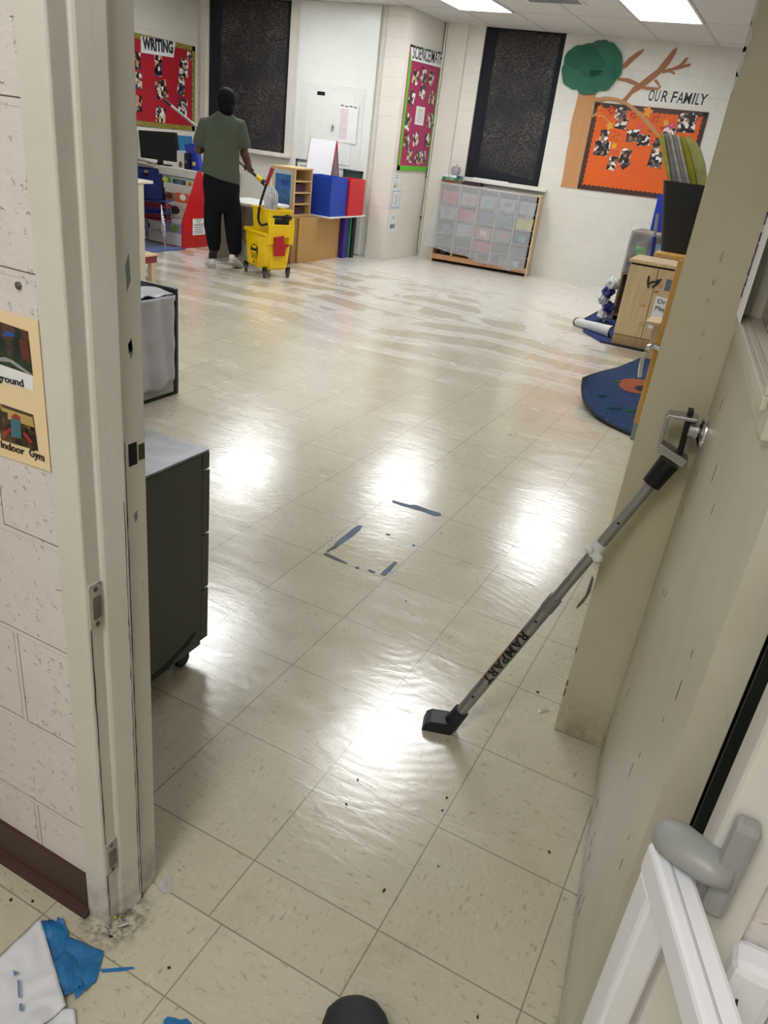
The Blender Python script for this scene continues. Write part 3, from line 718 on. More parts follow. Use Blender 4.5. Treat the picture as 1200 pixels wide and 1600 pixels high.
# three notices below it
for i, (px, py, w_, h_, lab) in enumerate(((619, 283, .19, .18, 'white notice with a coloured picture, topmost below the magenta board'), (618.5, 312, .21, .20, 'blue-edged typed notice, middle one on the pillar'), (613.5, 347, .21, .20, 'white notice with black cartoon figures, lowest on the pillar'))):
    c = onP(px, py, .001); o = pinned('notice', lab, c, YL, Z, w_, h_, NL, 0, P('blue_edge_card', (150, 186, 200), .5) if i == 1 else P('laminated_white', (222, 226, 230), .3), None, 'paper')
    c = c + NL * .0017
    if i == 1: bm = B(); prism(bm, rect(c + Z * .006, YL, Z, w_ - .04, h_ - .03), NL * .0004); obj('sheet', bm, M_white, o)
    for k in range(7 if i == 1 else 2):
        bm = B(); prism(bm, rect(c + NL * .0006 + Z * (h_ * .34 - k * .022), YL, Z, w_ * (.5 if k % 3 else .3), .006), NL * .0003); obj('print_line', bm, P('print_dark', (70, 72, 80), .6), o)
    if i == 0:
        for k, (a, cc) in enumerate(((-.035, (96, 110, 100)), (.03, (196, 186, 70)))):
            bm = B(); prism(bm, [c + NL * .0005 + YL * (a - .02) + Z * -.075, c + NL * .0005 + YL * (a + .025) + Z * -.075, c + NL * .0005 + YL * (a + .02) + Z * .0], NL * .0004); obj('picture', bm, P('pic%d' % k, cc, .5), o)
    if i == 2:
        for k, a in enumerate((-.05, -.005, .05)):
            bm = B(); ell(bm, c + NL * .0005 + YL * a + Z * -.05, (.0004, .016 + .004 * (k % 2), .03), None, 12, 8); obj('picture', bm, M_ink, o)
# papers on the electrical panel and the framed notices beside it
c = aty(543, 193, WA - .057); o = thing('sign_sheet', 'white sign-in sheet with pink writing taped on the access door', 'paper', (c.x, c.y, c.z - .21))
bm = B(); prism(bm, rect(c, X, Z, .27, .43), -Y * .001); obj('sheet', bm, M_white, o)
for k in range(15): bm = B(); prism(bm, rect(c + Z * (.14 - k * .022) - Y * .0015 - X * .055, X, Z, .11, .007), -Y * .0003); obj('writing_line', bm, P('pink_ink', (196, 140, 170), .6), o)
for k in range(4): bm = B(); prism(bm, rect(c + Z * (.185 - .006 * (k % 2)) - Y * .0015 + X * (-.09 + k * .06), X, Z, .045, .012), -Y * .0003); obj('heading', bm, P('print_dark', (70, 72, 80), .6), o)
def framed(lab, cpx, cpy, w_, h_, frame_rgb, paper, lines):
    c = aty(cpx, cpy, WA - .04); o = thing('framed_notice', lab, 'frame', (c.x, WA - .036, c.z - h_ / 2))
    bm = B()
    for a, b, cc, d in ((-w_ / 2, w_ / 2, -h_ / 2, -h_ / 2 + .025), (-w_ / 2, w_ / 2, h_ / 2 - .025, h_ / 2), (-w_ / 2, -w_ / 2 + .025, -h_ / 2, h_ / 2), (w_ / 2 - .025, w_ / 2, -h_ / 2, h_ / 2)): box(bm, c.x + a, c.x + b, WA - .056, WA - .036, c.z + cc, c.z + d)
    obj('frame', bm, P('frame_%d' % frame_rgb[0], frame_rgb, .4), o)
    obj('sheet', bxx(c.x - w_ / 2 + .01, c.x + w_ / 2 - .01, WA - .046, WA - .040, c.z - h_ / 2 + .01, c.z + h_ / 2 - .01), paper, o)
    for k in range(lines): obj('print_line', bxx(c.x - w_ * .33 + .02 * (k % 2), c.x + w_ * .33 - .03 * (k % 3), WA - .0475, WA - .0465, c.z + h_ * .33 - k * .026, c.z + h_ * .33 - k * .026 + .009), P('print_dark', (70, 72, 80), .6), o)
framed('grey framed notice on the wall left of the white tent easel', 480, 281, .36, .46, (92, 100, 104), M_white, 12)
framed('small dark green framed sign on the wall right of the white tent easel', 551, 281, .27, .22, (44, 62, 58), P('dark_green_card', (52, 72, 66), .5), 0)

# --- OUR FAMILY board and paper tree (angled wall)
sB0, sB1 = sx(-1.895), sx(-.62)
cr = [WBP(sB0, 0, 1.105), WBP(sB1 + .0, 0, 1.125), WBP(sB1 + .0, 0, 2.075), WBP(sB0, 0, 2.055)]
M_orange = P('orange_poster_paper', (226, 96, 22), .6, var=.05, vscale=5)
to, N, th = board('family_board', 'large orange bulletin board with brown scalloped border below OUR FAMILY', 'bulletin board', cr, WBN, M_orange, P('brown_border', (66, 42, 34), .5), .045, 24, .014)
def g2(cx, cy): return (820 + cx / 3.3333, cy / 3.3333)           # crop coordinates used while measuring
def onW(cx, cy, off=.0135): p_ = g2(cx, cy); return wb(p_[0], p_[1], off)
WU = Z
fam = [(502, 590, .13, .12, 'upper of the two magenta-tinted prints'), (503, 643, .13, .12, 'lower of the two magenta-tinted prints'), (565, 707, .15, .13, 'white-edged print left of the dark one'), (618, 730, .14, .12, 'dark print in the middle'), (413, 712, .10, .15, 'print at the left, above the group picture'),
       (402, 772, .18, .16, 'group picture at the left edge'), (455, 850, .10, .15, 'small print at the lower left'), (521, 815, .12, .17, 'tall print low in the middle'), (520, 850, .11, .10, 'diamond print under the tall one'), (686, 755, .09, .14, 'narrow print half behind the folders'), (683, 832, .16, .17, 'black and white group near the folders'), (843, 640, .20, .20, 'largest print at the upper right'), (750, 692, .14, .12, 'white-edged print above the folders')]
for k, (cx, cy, w_, h_, lab) in enumerate(fam):
    pinned('photo', 'family photo on the orange board, ' + lab, onW(cx, cy, .0148 + .0018 * (k % 2)), WBA, Z, w_, h_, WBN, (.78 if 'diamond' in lab else random.uniform(-.12, .12)), BW_PH, 'family photos on the orange board')
# leaves
def leaf(cx, cy, s, rgb, lab, i):
    c = onW(cx, cy, .0185 + .0012 * (i % 3)); r_ = random.Random(i); n_ = 10; a0 = r_.uniform(0, 6)
    pts = [c + (WBA * math.cos(a0 + 2 * PI * k / n_) + Z * math.sin(a0 + 2 * PI * k / n_)) * s * ((1.0 if k % 2 == 0 else .55) * r_.uniform(.85, 1.15)) for k in range(n_)]
    bm = B(); prism(bm, pts, WBN * .001)
    t = NT('leaf_print%d' % i); n = t.noise(t.coord(), 28, 3, .6); cc = srgb(*rgb)
    t.l(t.ramp(n, [(.35, srgb(220, 150, 40)), (.5, cc), (.68, tuple(x * .6 for x in cc[:3]))]), t.b.inputs['Base Color']); t.b.inputs['Roughness'].default_value = .5
    o = obj('paper_leaf', bm, t.m); tag(o, lab, 'paper leaf', 'paper leaves on the orange board')
LV = [(392, 565, .05, (222, 92, 20), 'top left corner, upper'), (390, 602, .055, (230, 110, 24), 'top left corner, lower'), (452, 575, .055, (200, 40, 20), 'left of the magenta prints'), (566, 602, .055, (196, 44, 20), 'right of the magenta prints'), (640, 580, .07, (236, 150, 40), 'below the branch at the top'), (686, 617, .06, (206, 66, 22), 'top, right of the branch'),
      (478, 707, .07, (222, 84, 20), 'centre left, the largest'), (443, 655, .06, (232, 170, 40), 'yellow one above the left prints'), (600, 660, .035, (212, 60, 120), 'pink one left of the branch'), (604, 690, .03, (214, 70, 110), 'pink one by the white-edged print'), (762, 655, .05, (214, 60, 130), 'pink one beside the largest print'), (717, 667, .035, (190, 24, 36), 'crimson one on the branch end'), (655, 682, .035, (180, 24, 24), 'crimson one on the branch middle'),
      (736, 640, .045, (236, 166, 40), 'yellow one at the branch end'), (465, 760, .045, (238, 176, 44), 'yellow one low at the left'), (472, 787, .035, (214, 70, 90), 'pink one low at the left'), (670, 727, .04, (220, 70, 20), 'orange one above the narrow print')]
for i, (cx, cy, s, rgb, lab) in enumerate(LV): leaf(cx, cy, s, rgb, 'printed autumn leaf on the orange board, ' + lab, i)
# heading letters
hl = [('O', 640, 668), ('U', 673, 697), ('R', 706, 738), ('F', 757, 788), ('A', 787, 820), ('M', 822, 862), ('I', 866, 880), ('L', 884, 904), ('Y', 906, 944)]
for ch, a, b in hl:
    ya = 522 + (a - 640) * .083 + 2; yb = 522 + (b - 640) * .083 + 2
    t = thing('heading_letter', 'black cut-out letter %s of the OUR FAMILY heading' % ch, 'letter', onW((a + b) / 2, ya, 0), YAW, 'heading letters above the orange board')
    A_, B_ = onW(a - 3, ya + 1, .001), onW(b + 3, yb + 1, .001)
    bm = text_between(ch, A_, B_, WBN, .125, .075, .0008, shear=.12); obj('paper_edge', bm, M_white, t)
    bm = text_between(ch, onW(a, ya, .003), onW(b, yb, .003), WBN, .115, .012, .0006, shear=.12); obj('letter_face', bm, M_ink, t)
# tree: trunk, crown, branches
tr = thing('paper_tree', 'brown and green paper tree mounted on the wall left of OUR FAMILY', 'wall decoration', onW(240, 970, 0), YAW)
def wpoly(pts, off, thk, mat, name):
    bm = B(); prism(bm, [onW(a, b, off) for a, b in pts], WBN * thk); return obj(name, bm, mat, tr)
M_kraft = wood_mat('kraft_paper', (196, 146, 100), .8, .35); M_kraft2 = P('brown_craft_paper', (168, 116, 84), .8)
wpoly([(280, 480), (372, 476), (366, 520), (356, 560), (350, 600), (338, 660), (326, 720), (314, 780), (298, 850), (282, 920), (268, 984), (186, 972), (196, 930), (204, 880), (212, 830), (220, 780), (232, 720), (236, 672), (246, 620), (262, 560), (272, 520)], .002, .004, M_kraft, 'trunk')
wpoly([(362, 510), (420, 502), (472, 508), (520, 524), (575, 560), (612, 590), (650, 630), (680, 668), (712, 720), (700, 716), (668, 690), (640, 660), (600, 610), (560, 575), (530, 550), (480, 528), (430, 522), (366, 532)], .0172, .003, P('tan_craft_paper', (190, 140, 96), .8), 'branch')
wpoly([(346, 604), (380, 580), (410, 596), (440, 640), (432, 640), (404, 606), (378, 594), (350, 614)], .0172, .002, P('tan_craft_paper', (190, 140, 96), .8), 'branch')
wpoly([(502, 524), (530, 496), (566, 452), (600, 430), (650, 390), (690, 360), (738, 300), (770, 260), (796, 246), (786, 280), (756, 330), (724, 368), (704, 386), (640, 440), (600, 466), (560, 490), (528, 530)], .002, .004, M_kraft2, 'branch')
wpoly([(716, 366), (770, 352), (806, 336), (836, 302), (854, 298), (840, 326), (826, 338), (866, 330), (862, 344), (800, 362), (770, 368), (786, 384), (776, 388), (752, 374), (716, 384)], .0065, .003, M_kraft2, 'branch')
wpoly([(486, 404), (540, 408), (584, 426), (610, 446), (640, 452), (690, 456), (700, 452), (672, 420), (686, 412), (710, 452), (696, 468), (640, 470), (606, 462), (560, 440), (520, 426), (484, 420)], .0065, .003, M_kraft2, 'branch')
wpoly([(508, 336), (550, 296), (590, 268), (624, 252), (612, 276), (570, 312), (530, 352), (510, 360)], .002, .004, M_kraft2, 'branch')
def blob(cx, cy, rx, ry, off, seed, shade):
    r_ = random.Random(seed); pts = []
    for k in range(40):
        a = 2 * PI * k / 40; m = 1 + .09 * abs(math.sin(a * 3.5 + seed)) - .02 * r_.random()
        pts.append((cx + rx * m * math.cos(a), cy + ry * m * math.sin(a)))
    wpoly(pts, off, .006, shade, 'crown_layer')
G1 = P('green_felt', (52, 110, 86), .85, var=.12, vscale=6); G2 = P('dark_green_felt', (44, 98, 76), .85, var=.12, vscale=6); G3 = P('dusty_green_felt', (66, 104, 88), .85, var=.1)
blob(402, 262, 62, 52, .004, 9, G3); blob(348, 352, 148, 118, .008, 1, G1); blob(262, 398, 66, 64, .016, 2, G1); blob(440, 330, 66, 104, .016, 3, G1); blob(330, 420, 78, 70, .024, 4, G1); blob(300, 300, 80, 62, .024, 5, G2); blob(345, 345, 62, 56, .031, 6, G2); blob(400, 410, 66, 60, .031, 7, G1)

# --- hallway poster on the left
YP = -.2665
M_card = P('manila_card', (236, 212, 168), .5, var=.03)
tp = thing('hall_poster', 'manila card with two photos captioned Playground and Indoor Gym', 'poster', aty(0, 712, -.265))
def hp(px, py, off=0.0): return aty(px, py, YP - off)
bm = B(); prism(bm, [hp(-75, 686), hp(80, 737), hp(60, 501), hp(-80, 463)], -Y * .0012); obj('card', bm, M_card, tp)
bm = B(); prism(bm, [hp(-60, 576, .0014), hp(53, 611, .0014), hp(51.6, 587, .0014), hp(-60, 548, .0014)], -Y * .0005); obj('caption_strip', bm, M_white, tp)
t = NT('playground_print'); co = t.coord(); n = t.noise(co, 26, 4, .6)
sep = t.new('ShaderNodeSeparateXYZ'); t.l(co, sep.inputs[0])
c1 = t.ramp(n, [(.38, srgb(16, 24, 26)), (.5, srgb(34, 48, 44)), (.6, srgb(96, 58, 44)), (.7, srgb(60, 86, 120))])
c2 = t.ramp(t.noise(co, 60, 3), [(.4, srgb(30, 50, 30)), (.7, srgb(52, 74, 40))])
zc = hp(20, 552).z - hp(0, 712).z
t.l(t.mix(t.rng(sep.outputs['Z'], zc - .004, zc + .004, 0, 1), c2, c1), t.b.inputs['Base Color']); t.b.inputs['Roughness'].default_value = .25
bm = B(); prism(bm, [hp(-60, 548, .0014), hp(51.6, 587, .0014), hp(44, 518, .0014), hp(-60, 482, .0014)], -Y * .0005); ph = obj('photo', bm, t.m, tp)
def patch(pts, mat, nm='photo_detail', par=None, off=.0021):
    bm = B(); prism(bm, [hp(a, b, off) for a, b in pts], -Y * .0003); obj(nm, bm, mat, par or ph)
patch([(-20, 558), (8, 558), (20, 563), (51, 586), (46, 586), (16, 566), (-20, 562)], P('grey_path', (150, 156, 156), .4))
patch([(4, 524), (10, 516), (22, 522), (24, 526)], P('blue_roof', (38, 86, 158), .4))
patch([(30, 530), (44, 532), (48, 566), (34, 560)], P('rust_tree', (92, 50, 36), .4))
obj('lettering', text_between('Playground', hp(-25.5, 588, .0022), hp(37.5, 604.5, .0022), -Y, .0105, .012, .0004), M_ink, tp)
t = NT('gym_print'); co = t.coord(); n = t.noise(co, 30, 3, .6)
t.l(t.ramp(n, [(.4, srgb(36, 26, 22)), (.55, srgb(84, 60, 40)), (.68, srgb(176, 148, 84))]), t.b.inputs['Base Color']); t.b.inputs['Roughness'].default_value = .25
bm = B(); prism(bm, [hp(2, 687, .0014), hp(60, 705, .0014), hp(52, 648, .0014), hp(-5, 629, .0014)], -Y * .0005); ph = obj('photo', bm, t.m, tp)
patch([(2, 634), (50, 650), (54, 668), (4, 652)], P('mustard_wall', (186, 158, 92), .4)); patch([(2, 631), (51, 648), (50, 652), (3, 636)], P('dark_ceiling', (70, 60, 50), .4))
patch([(17, 654), (22, 650), (32, 655), (34, 686), (18, 682)], P('teal_tower', (66, 112, 124), .35), off=.0024); patch([(18, 650), (24, 646), (32, 652), (31, 657), (19, 653)], P('red_roof', (150, 64, 52), .4), off=.0026)
patch([(5, 676), (16, 668), (18, 672), (8, 681)], P('red_slide', (168, 44, 46), .3), off=.0024); patch([(35, 676), (40, 676), (52, 692), (46, 692)], P('red_slide', (168, 44, 46), .3), off=.0024)
patch([(0, 641), (12, 645), (12, 655), (1, 651)], P('dark_panel', (52, 50, 48), .4), off=.0024); patch([(38, 668), (42, 669), (42, 676), (38, 675)], M_ink, off=.0026); patch([(47, 668), (51, 669), (52, 675), (48, 674)], M_ink, off=.0026)
obj('lettering', text_between('Indoor', hp(2, 699, .0022), hp(39, 711, .0022), -Y, .0115, .006, .0004, shear=.1), M_ink, tp)
obj('lettering', text_between('Gym', hp(46.5, 712, .0022), hp(69.5, 721.5, .0022), -Y, .0125, .006, .0004, shear=.1), M_ink, tp)
# wall screw by the poster
c = aty(30, 446, -.265); bm = B(); lathe(bm, [(.005, 0), (.005, .003), (.0025, .004), (.002, .0045)], c, -Y, 14); o = obj('wall_screw', bm, P('steel_screw', (120, 118, 116), .3, .8)); tag(o, 'small metal screw in the block wall above the hallway poster', 'screw')
# ================================================================== BIN SHELF under the right window
UX0, UX1 = sx(-3.56), sx(-2.27)                        # along the wall
UD, UH = .27, .955
su = thing('storage_unit', 'low birch cubby unit full of plastic bins under the right window', 'shelf', WBP((UX0 + UX1) / 2, 0, 0), YAW)
ML = Matrix.Translation(WB0) @ Matrix.Rotation(YAW, 4, 'Z')
def wbox(bm, s0, s1, o0, o1, z0, z1): return box(bm, s0, s1, -o1, -o0, z0, z1, ML)
def wb_(s0, s1, o0, o1, z0, z1, bev=0):
    bm = B(); wbox(bm, s0, s1, o0, o1, z0, z1)
    if bev: bmesh.ops.bevel(bm, geom=bm.edges[:], offset=bev, segments=2, affect='EDGES', profile=.5)
    return bm
obj('side_panel', wb_(UX0, UX0 + .02, .01, UD, 0, UH), M_maple, su); obj('side_panel', wb_(UX1 - .02, UX1, .01, UD, 0, UH), M_maple, su)
obj('top_board', wb_(UX0, UX1, .005, UD + .004, UH - .001, UH + .018), M_maple, su, bevel=.003); obj('bottom_board', wb_(UX0 + .02, UX1 - .02, .012, UD, .04, .10), wood_mat('red_oak_edge', (190, 140, 100)), su)
obj('back_board', wb_(UX0 + .02, UX1 - .02, .006, .012, .0, UH), P('dark_hardboard', (66, 58, 52), .8), su)
cw = (UX1 - UX0 - .04) / 5
for k in range(1, 5): obj('divider', wb_(UX0 + .02 + cw * k - .008, UX0 + .02 + cw * k + .008, .012, UD - .004, .10, UH - .001), M_maple, su)
rows = [.745, .555, .375, .225]
def clr(nm, rgb): return P(nm, rgb, .3, coat=.3)
C_clear = clr('cloudy_clear_bin', (176, 180, 184)); C_red = clr('red_bin', (196, 44, 52)); C_dk = clr('smoke_bin', (70, 66, 66)); C_blue = clr('blue_bin', (58, 84, 138)); C_teal = clr('teal_bin', (54, 106, 122)); C_yel = clr('yellow_bin', (232, 214, 48)); C_peach = clr('peach_bin', (196, 138, 106)); C_green = clr('sage_bin', (132, 150, 134))
bins = [[('red', C_red), ('cloudy', C_clear), ('smoke grey', C_dk), ('smoke grey', C_dk)], [('cloudy', C_clear), ('red', C_red), ('cloudy', C_clear), ('smoke grey', C_dk)], [('cloudy', C_clear), ('blue', C_blue), ('peach', C_peach), ('red', C_red)],
        [('cloudy', C_clear), ('teal', C_teal), ('sage', C_green), ('smoke grey', C_dk)], [('cloudy', C_clear), ('yellow', C_yel), ('smoke grey', C_dk), ('smoke grey', C_dk)]]
CN = ('leftmost', 'second', 'middle', 'fourth', 'rightmost'); RN = ('top', 'second', 'third', 'lowest')
for i in range(5):
    a = UX0 + .02 + cw * i + .018; b = a + cw - .036
    for j in range(4):
        z = rows[j]; nm, mt = bins[i][j]; t = thing('storage_bin', '%s plastic bin in the %s row, %s column of the cubby unit' % (nm, RN[j], CN[i]), 'bin', WBP((a + b) / 2, UD / 2, z), YAW, 'plastic bins in the cubby unit')
        bm = B(); h = .135 if j < 3 else .11
        pr = [(a + .012, z), (b - .012, z), (b, z + h), (a, z + h)]
        prism(bm, [ML @ Vector((s_, -(UD - .03), zz)) for s_, zz in pr], ML.to_3x3() @ Vector((0, .18, 0)))
        obj('bin_body', bm, mt, t); obj('bin_rim', wb_(a - .004, b + .004, UD - .215, UD - .024, z + h - .012, z + h), clr('bin_rim', (196, 198, 200)) if mt is C_clear else mt, t)
        bm = B(); obj('shelf_runner', wb_(a - .011, b + .011, UD - .20, UD - .03, z - .008, z - .001), M_maple, t)
        if mt is C_clear or j == 2:
            r_ = random.Random(i * 7 + j)
            obj('label_card', wb_((a + b) / 2 - .045, (a + b) / 2 + .045, UD - .0295, UD - .0285, z + .035, z + .10), P('label%d' % (i * 4 + j), [(214, 214, 216), (110, 168, 184), (150, 150, 158), (200, 120, 130), (120, 120, 126)][(i * 3 + j * 2) % 5], .5), t)
# toys on the bottom board
def toy(lab, i, fx, rgb, kind):
    s = UX0 + .02 + cw * fx; bm = B(); c = WBP(s, UD - .11, .10)
    if kind == 'ball': ell(bm, c + Z * .035, (.04, .04, .035))
    elif kind == 'block': box(bm, s - .04, s + .04, -(UD - .04), -(UD - .11), .101, .165, ML)
    elif kind == 'cup': lathe(bm, [(.025, 0.001), (.035, .09), (.030, .09), (.022, .01)], c)
    else:
        for k in range(5): tube(bm, [c + WBA * (.03 * math.cos(k)) + Z * .02, c + WBA * (.05 * math.cos(k * 2.1)) + WBN * .02 + Z * (.03 + .01 * k)], .011, 8)
    o = obj('toy', bm, P('toy_%d_%d' % (i, rgb[0]), rgb, .4)); tag(o, lab, 'toy', 'toys on the bottom shelf of the cubby unit')
for i, (lab, fx, rgb, kd) in enumerate((('black toy block in the dark leftmost bottom cubby', .5, (24, 24, 26), 'block'), ('yellow and brown toy heap in the second bottom cubby', 1.3, (196, 176, 60), 'heap'), ('olive green toy ball at the right of the second bottom cubby', 1.72, (88, 100, 52), 'ball'),
        ('orange toy cup at the left of the middle bottom cubby', 2.25, (206, 150, 60), 'cup'), ('black and white toy heap right of the orange cup', 2.7, (34, 36, 40), 'heap'), ('navy toy ball at the left of the fourth bottom cubby', 3.2, (26, 40, 92), 'ball'), ('lime green toy cup in the fourth bottom cubby', 3.55, (132, 176, 84), 'cup'), ('white toy block in the rightmost bottom cubby', 4.4, (222, 222, 214), 'block'))): toy(lab, i, fx, rgb, kd)
# translucent plastic sheet draped over the front
M_film = sheet_mat('draped_film', (196, 197, 200), .34, .25)
bm = B()
def f(u, v_):
    s = UX0 - .01 + (UX1 - UX0 - .030) * u; zt = UH + .022; zb = .135 + .05 * math.sin(u * 5.2 + .6) * (1 - u) - .075 * u + .03 * math.sin(u * 21) * .4
    o_ = UD + .014 + .012 * (1 - v_) * math.sin(u * 24 + v_ * 2) + .018 * (1 - v_) ; s -= (1 - v_) * .10 * max(0, 1 - u * 3.2)
    o_ += .05 * (1 - v_) * max(0, 1 - u * 5)
    return WBP(s, o_, zb + (zt - zb) * v_)
grid(bm, f, 70, 24, .0008)
def f2(u, v_): return WBP(UX0 - .01 + (UX1 - UX0 - .055) * u, .03 + (UD - .014) * v_, UH + .0215 + .003 * math.sin(u * 30) ** 2)
o = thing('plastic_sheet', 'translucent plastic sheet draped over the front of the cubby unit', 'plastic sheet', WBP((UX0 + UX1) / 2, UD, .1), YAW)
obj('front_drape', bm, M_film, o, smooth='all'); bm = B(); grid(bm, f2, 50, 4, .0008); obj('top_fold', bm, M_film, o, smooth='all')
# things on top of the unit
zt = UH + .026
def wthing(nm, lab, cat, px, py, off, z, **k): p_ = wb(px, py, off); return thing(nm, lab, cat, Vector((p_.x, p_.y, z)), YAW, **k)
def book(lab, s0, s1, o0, o1, z, h, rgb, ttl=None):
    t = thing('book', lab, 'book', WBP((s0 + s1) / 2, (o0 + o1) / 2, z), YAW, 'books stacked on the cubby unit')
    bm = B(); wbox(bm, s0, s1, o0, o1, z, z + .003); wbox(bm, s0, s1, o0, o1, z + h - .003, z + h); wbox(bm, s0, s1, o1 - .004, o1, z + .003, z + h - .003); obj('cover', bm, P('cover_%d_%d' % (rgb[0], rgb[2]), rgb, .4), t)
    obj('pages', wb_(s0 + .004, s1 - .004, o0 + .002, o1 - .004, z + .003, z + h - .003), P('page_edges', (224, 218, 204), .7), t)
    if ttl: obj('spine_lettering', text_between(ttl, WBP(s0 + .05, o1 + .0002, z + h * .25), WBP(s1 - .06, o1 + .0002, z + h * .25), WBN, h * .5, .004, .0005), P('spine_ink_%d' % rgb[0], (230, 230, 220) if sum(rgb) < 400 else (40, 60, 110), .5), t)
book('orange-brown book, lowest of the stack on the cubby unit', UX0 + .0, UX0 + .235, .03, .24, zt, .022, (150, 82, 50))
book('thick green book in the middle of the stack on the cubby unit', UX0 + .01, UX0 + .23, .03, .245, zt + .0225, .034, (20, 112, 66), 'Early Childhood')
book('white book with blue spine lettering, topmost of the stack', UX0 + .03, UX0 + .19, .08, .25, zt + .057, .028, (222, 226, 232), 'Math Games')
book('small dark blue book beside the white book', UX0 + .19 + .002, UX0 + .235, .06, .22, zt + .057, .024, (34, 66, 112))
c = WBP(UX0 + .15, .165, zt + .0855); j = thing('glass_bowl', 'cloudy rounded bowl with lilac tint sitting on the book stack', 'bowl', c, YAW)
M_bowl = sheet_mat('cloudy_glass', (176, 168, 180), .62, .12)
bm = B(); lathe(bm, [(.035, 0), (.058, .03), (.062, .06), (.05, .095), (.045, .10), (.05, .094), (.058, .06), (.054, .03), (.03, .006)], c, Z, 24); obj('bowl', bm, M_bowl, j, smooth=True)
bm = B(); tube(bm, [c + Z * .03, c + Z * .13 + WBA * .012], .010, 8); obj('pink_stick', bm, P('pink_rubber', (206, 150, 164), .5), j)
for k, (lab, s0, s1, o0, o1, z, h, rgb) in enumerate((('dark maroon folder lying on the cubby unit', UX0 + .26, UX0 + .50, .03, .20, zt, .02, (60, 26, 36)), ('black folder on the maroon folder', UX0 + .28, UX0 + .49, .04, .19, zt + .021, .016, (24, 26, 34)))):
    o = obj('folder', wb_(s0, s1, o0, o1, z, z + h, .003), P('folder_%d' % rgb[0], rgb, .45)); tag(o, lab, 'folder')
bm = B(); tube(bm, [WBP(W2a + .14, .062, W2z - .002), WBP(W2a + .60, .062, W2z - .002)], .012, 12); o = obj('paper_roll', bm, M_white, smooth=True); tag(o, 'thin white paper roll lying on the right window sill', 'paper roll')

# ================================================================== WOOD CABINET, TABLE BOARD, BOXES (middle back)
HZ = .49
cab = thing('toy_cabinet', 'low tan wooden cabinet under the white board, right of the mop bucket', 'cabinet', (-4.5, 7.15, 0))
obj('end_panel', bxx(-4.29, -4.27, 6.71, 7.62, 0, HZ, .002), M_tan, cab); obj('back_panel', bxx(-4.85, -4.83, 6.71, 7.62, 0, HZ), M_tan, cab)
obj('top_panel', bxx(-4.83, -4.29, 6.71, 7.62, HZ - .02, HZ), M_tan, cab); obj('bottom_panel', bxx(-4.83, -4.29, 6.71, 7.62, .03, .05), M_tan, cab)
obj('front_frame', bxx(-4.42, -4.29, 6.60, 6.71, 0, HZ), wood_mat('brown_oak_edge', (150, 112, 70)), cab); obj('side_panel', bxx(-4.83, -4.42, 6.695, 6.71, 0, HZ), M_tan, cab)
o = obj('table_board', bxx(-4.72, -4.11, 7.085, 7.96, HZ + .002, HZ + .018, .003), P('white_laminate', (226, 226, 224), .35)); tag(o, 'white laminate board lying on the tan cabinet under the blue box', 'board')
for (n_, rgb, y0, y1, lab) in (('folding_board', (58, 32, 128), 7.635, 7.745, 'purple folded display board standing right of the tan cabinet'), ('folding_board', (44, 128, 88), 7.75, 7.785, 'thin green folded display board between purple and black ones'), ('folding_board', (22, 24, 26), 7.79, 7.86, 'black folded display board against the wall')):
    o = obj(n_, bxx(-4.75, -4.225 + (y1 - 7.7) * .3, y0, y1, 0, HZ - .004, .002), P('foamboard_%d' % rgb[0], rgb, .45)); tag(o, lab, 'display board', 'folded boards right of the tan cabinet')
# open shelf box with blue poster
sb = thing('shelf_box', 'small wooden shelf box with a blue poster standing on the tan cabinet', 'shelf', (-4.51, 6.85, HZ + .002)); z0 = HZ + .002; z1 = .975; xa, xb, ya, yb = -4.655, -4.355, 6.70, 7.06
obj('front_panel', bxx(xa, xb, ya, ya + .018, z0, z1), M_wood, sb); obj('back_panel', bxx(xa, xb, yb - .018, yb, z0, z1), M_wood, sb); obj('top_panel', bxx(xa - .005, xb + .005, ya - .005, yb + .005, z1, z1 + .016), M_wood, sb, bevel=.003)
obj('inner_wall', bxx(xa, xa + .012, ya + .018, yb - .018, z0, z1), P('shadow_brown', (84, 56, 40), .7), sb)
for k in range(4): zz = z0 + .002 + k * .118; obj('shelf', bxx(xa + .012, xb - .004, ya + .018, yb - .018, zz, zz + .012), M_wood, sb)
for k in range(3): o = obj('storage_box', bxx(xa + .05, xb - .05, ya + .05, yb - .06, z0 + .015 + k * .118, z0 + .095 + k * .118, .004), P('plum_box', (70, 40, 60), .5)); tag(o, 'dark plum box on the %s shelf of the shelf box' % ('bottom', 'middle', 'top')[k], 'box')
pf = obj('poster_sheet', bxx(xa + .03, xb - .03, ya - .0035, ya - .0015, z0 + .06, z1 - .02), P('silver_sleeve', (176, 182, 188), .3), sb)
obj('poster_print', bxx(xa + .045, xb - .05, ya - .0045, ya - .0036, z0 + .10, z1 - .06), P('ocean_print', (44, 96, 148), .35, var=.3, vscale=30), pf)
obj('poster_block', bxx(-4.53, -4.43, ya - .0052, ya - .0046, .80, .86), P('deep_blue_print', (20, 66, 138), .4), pf)
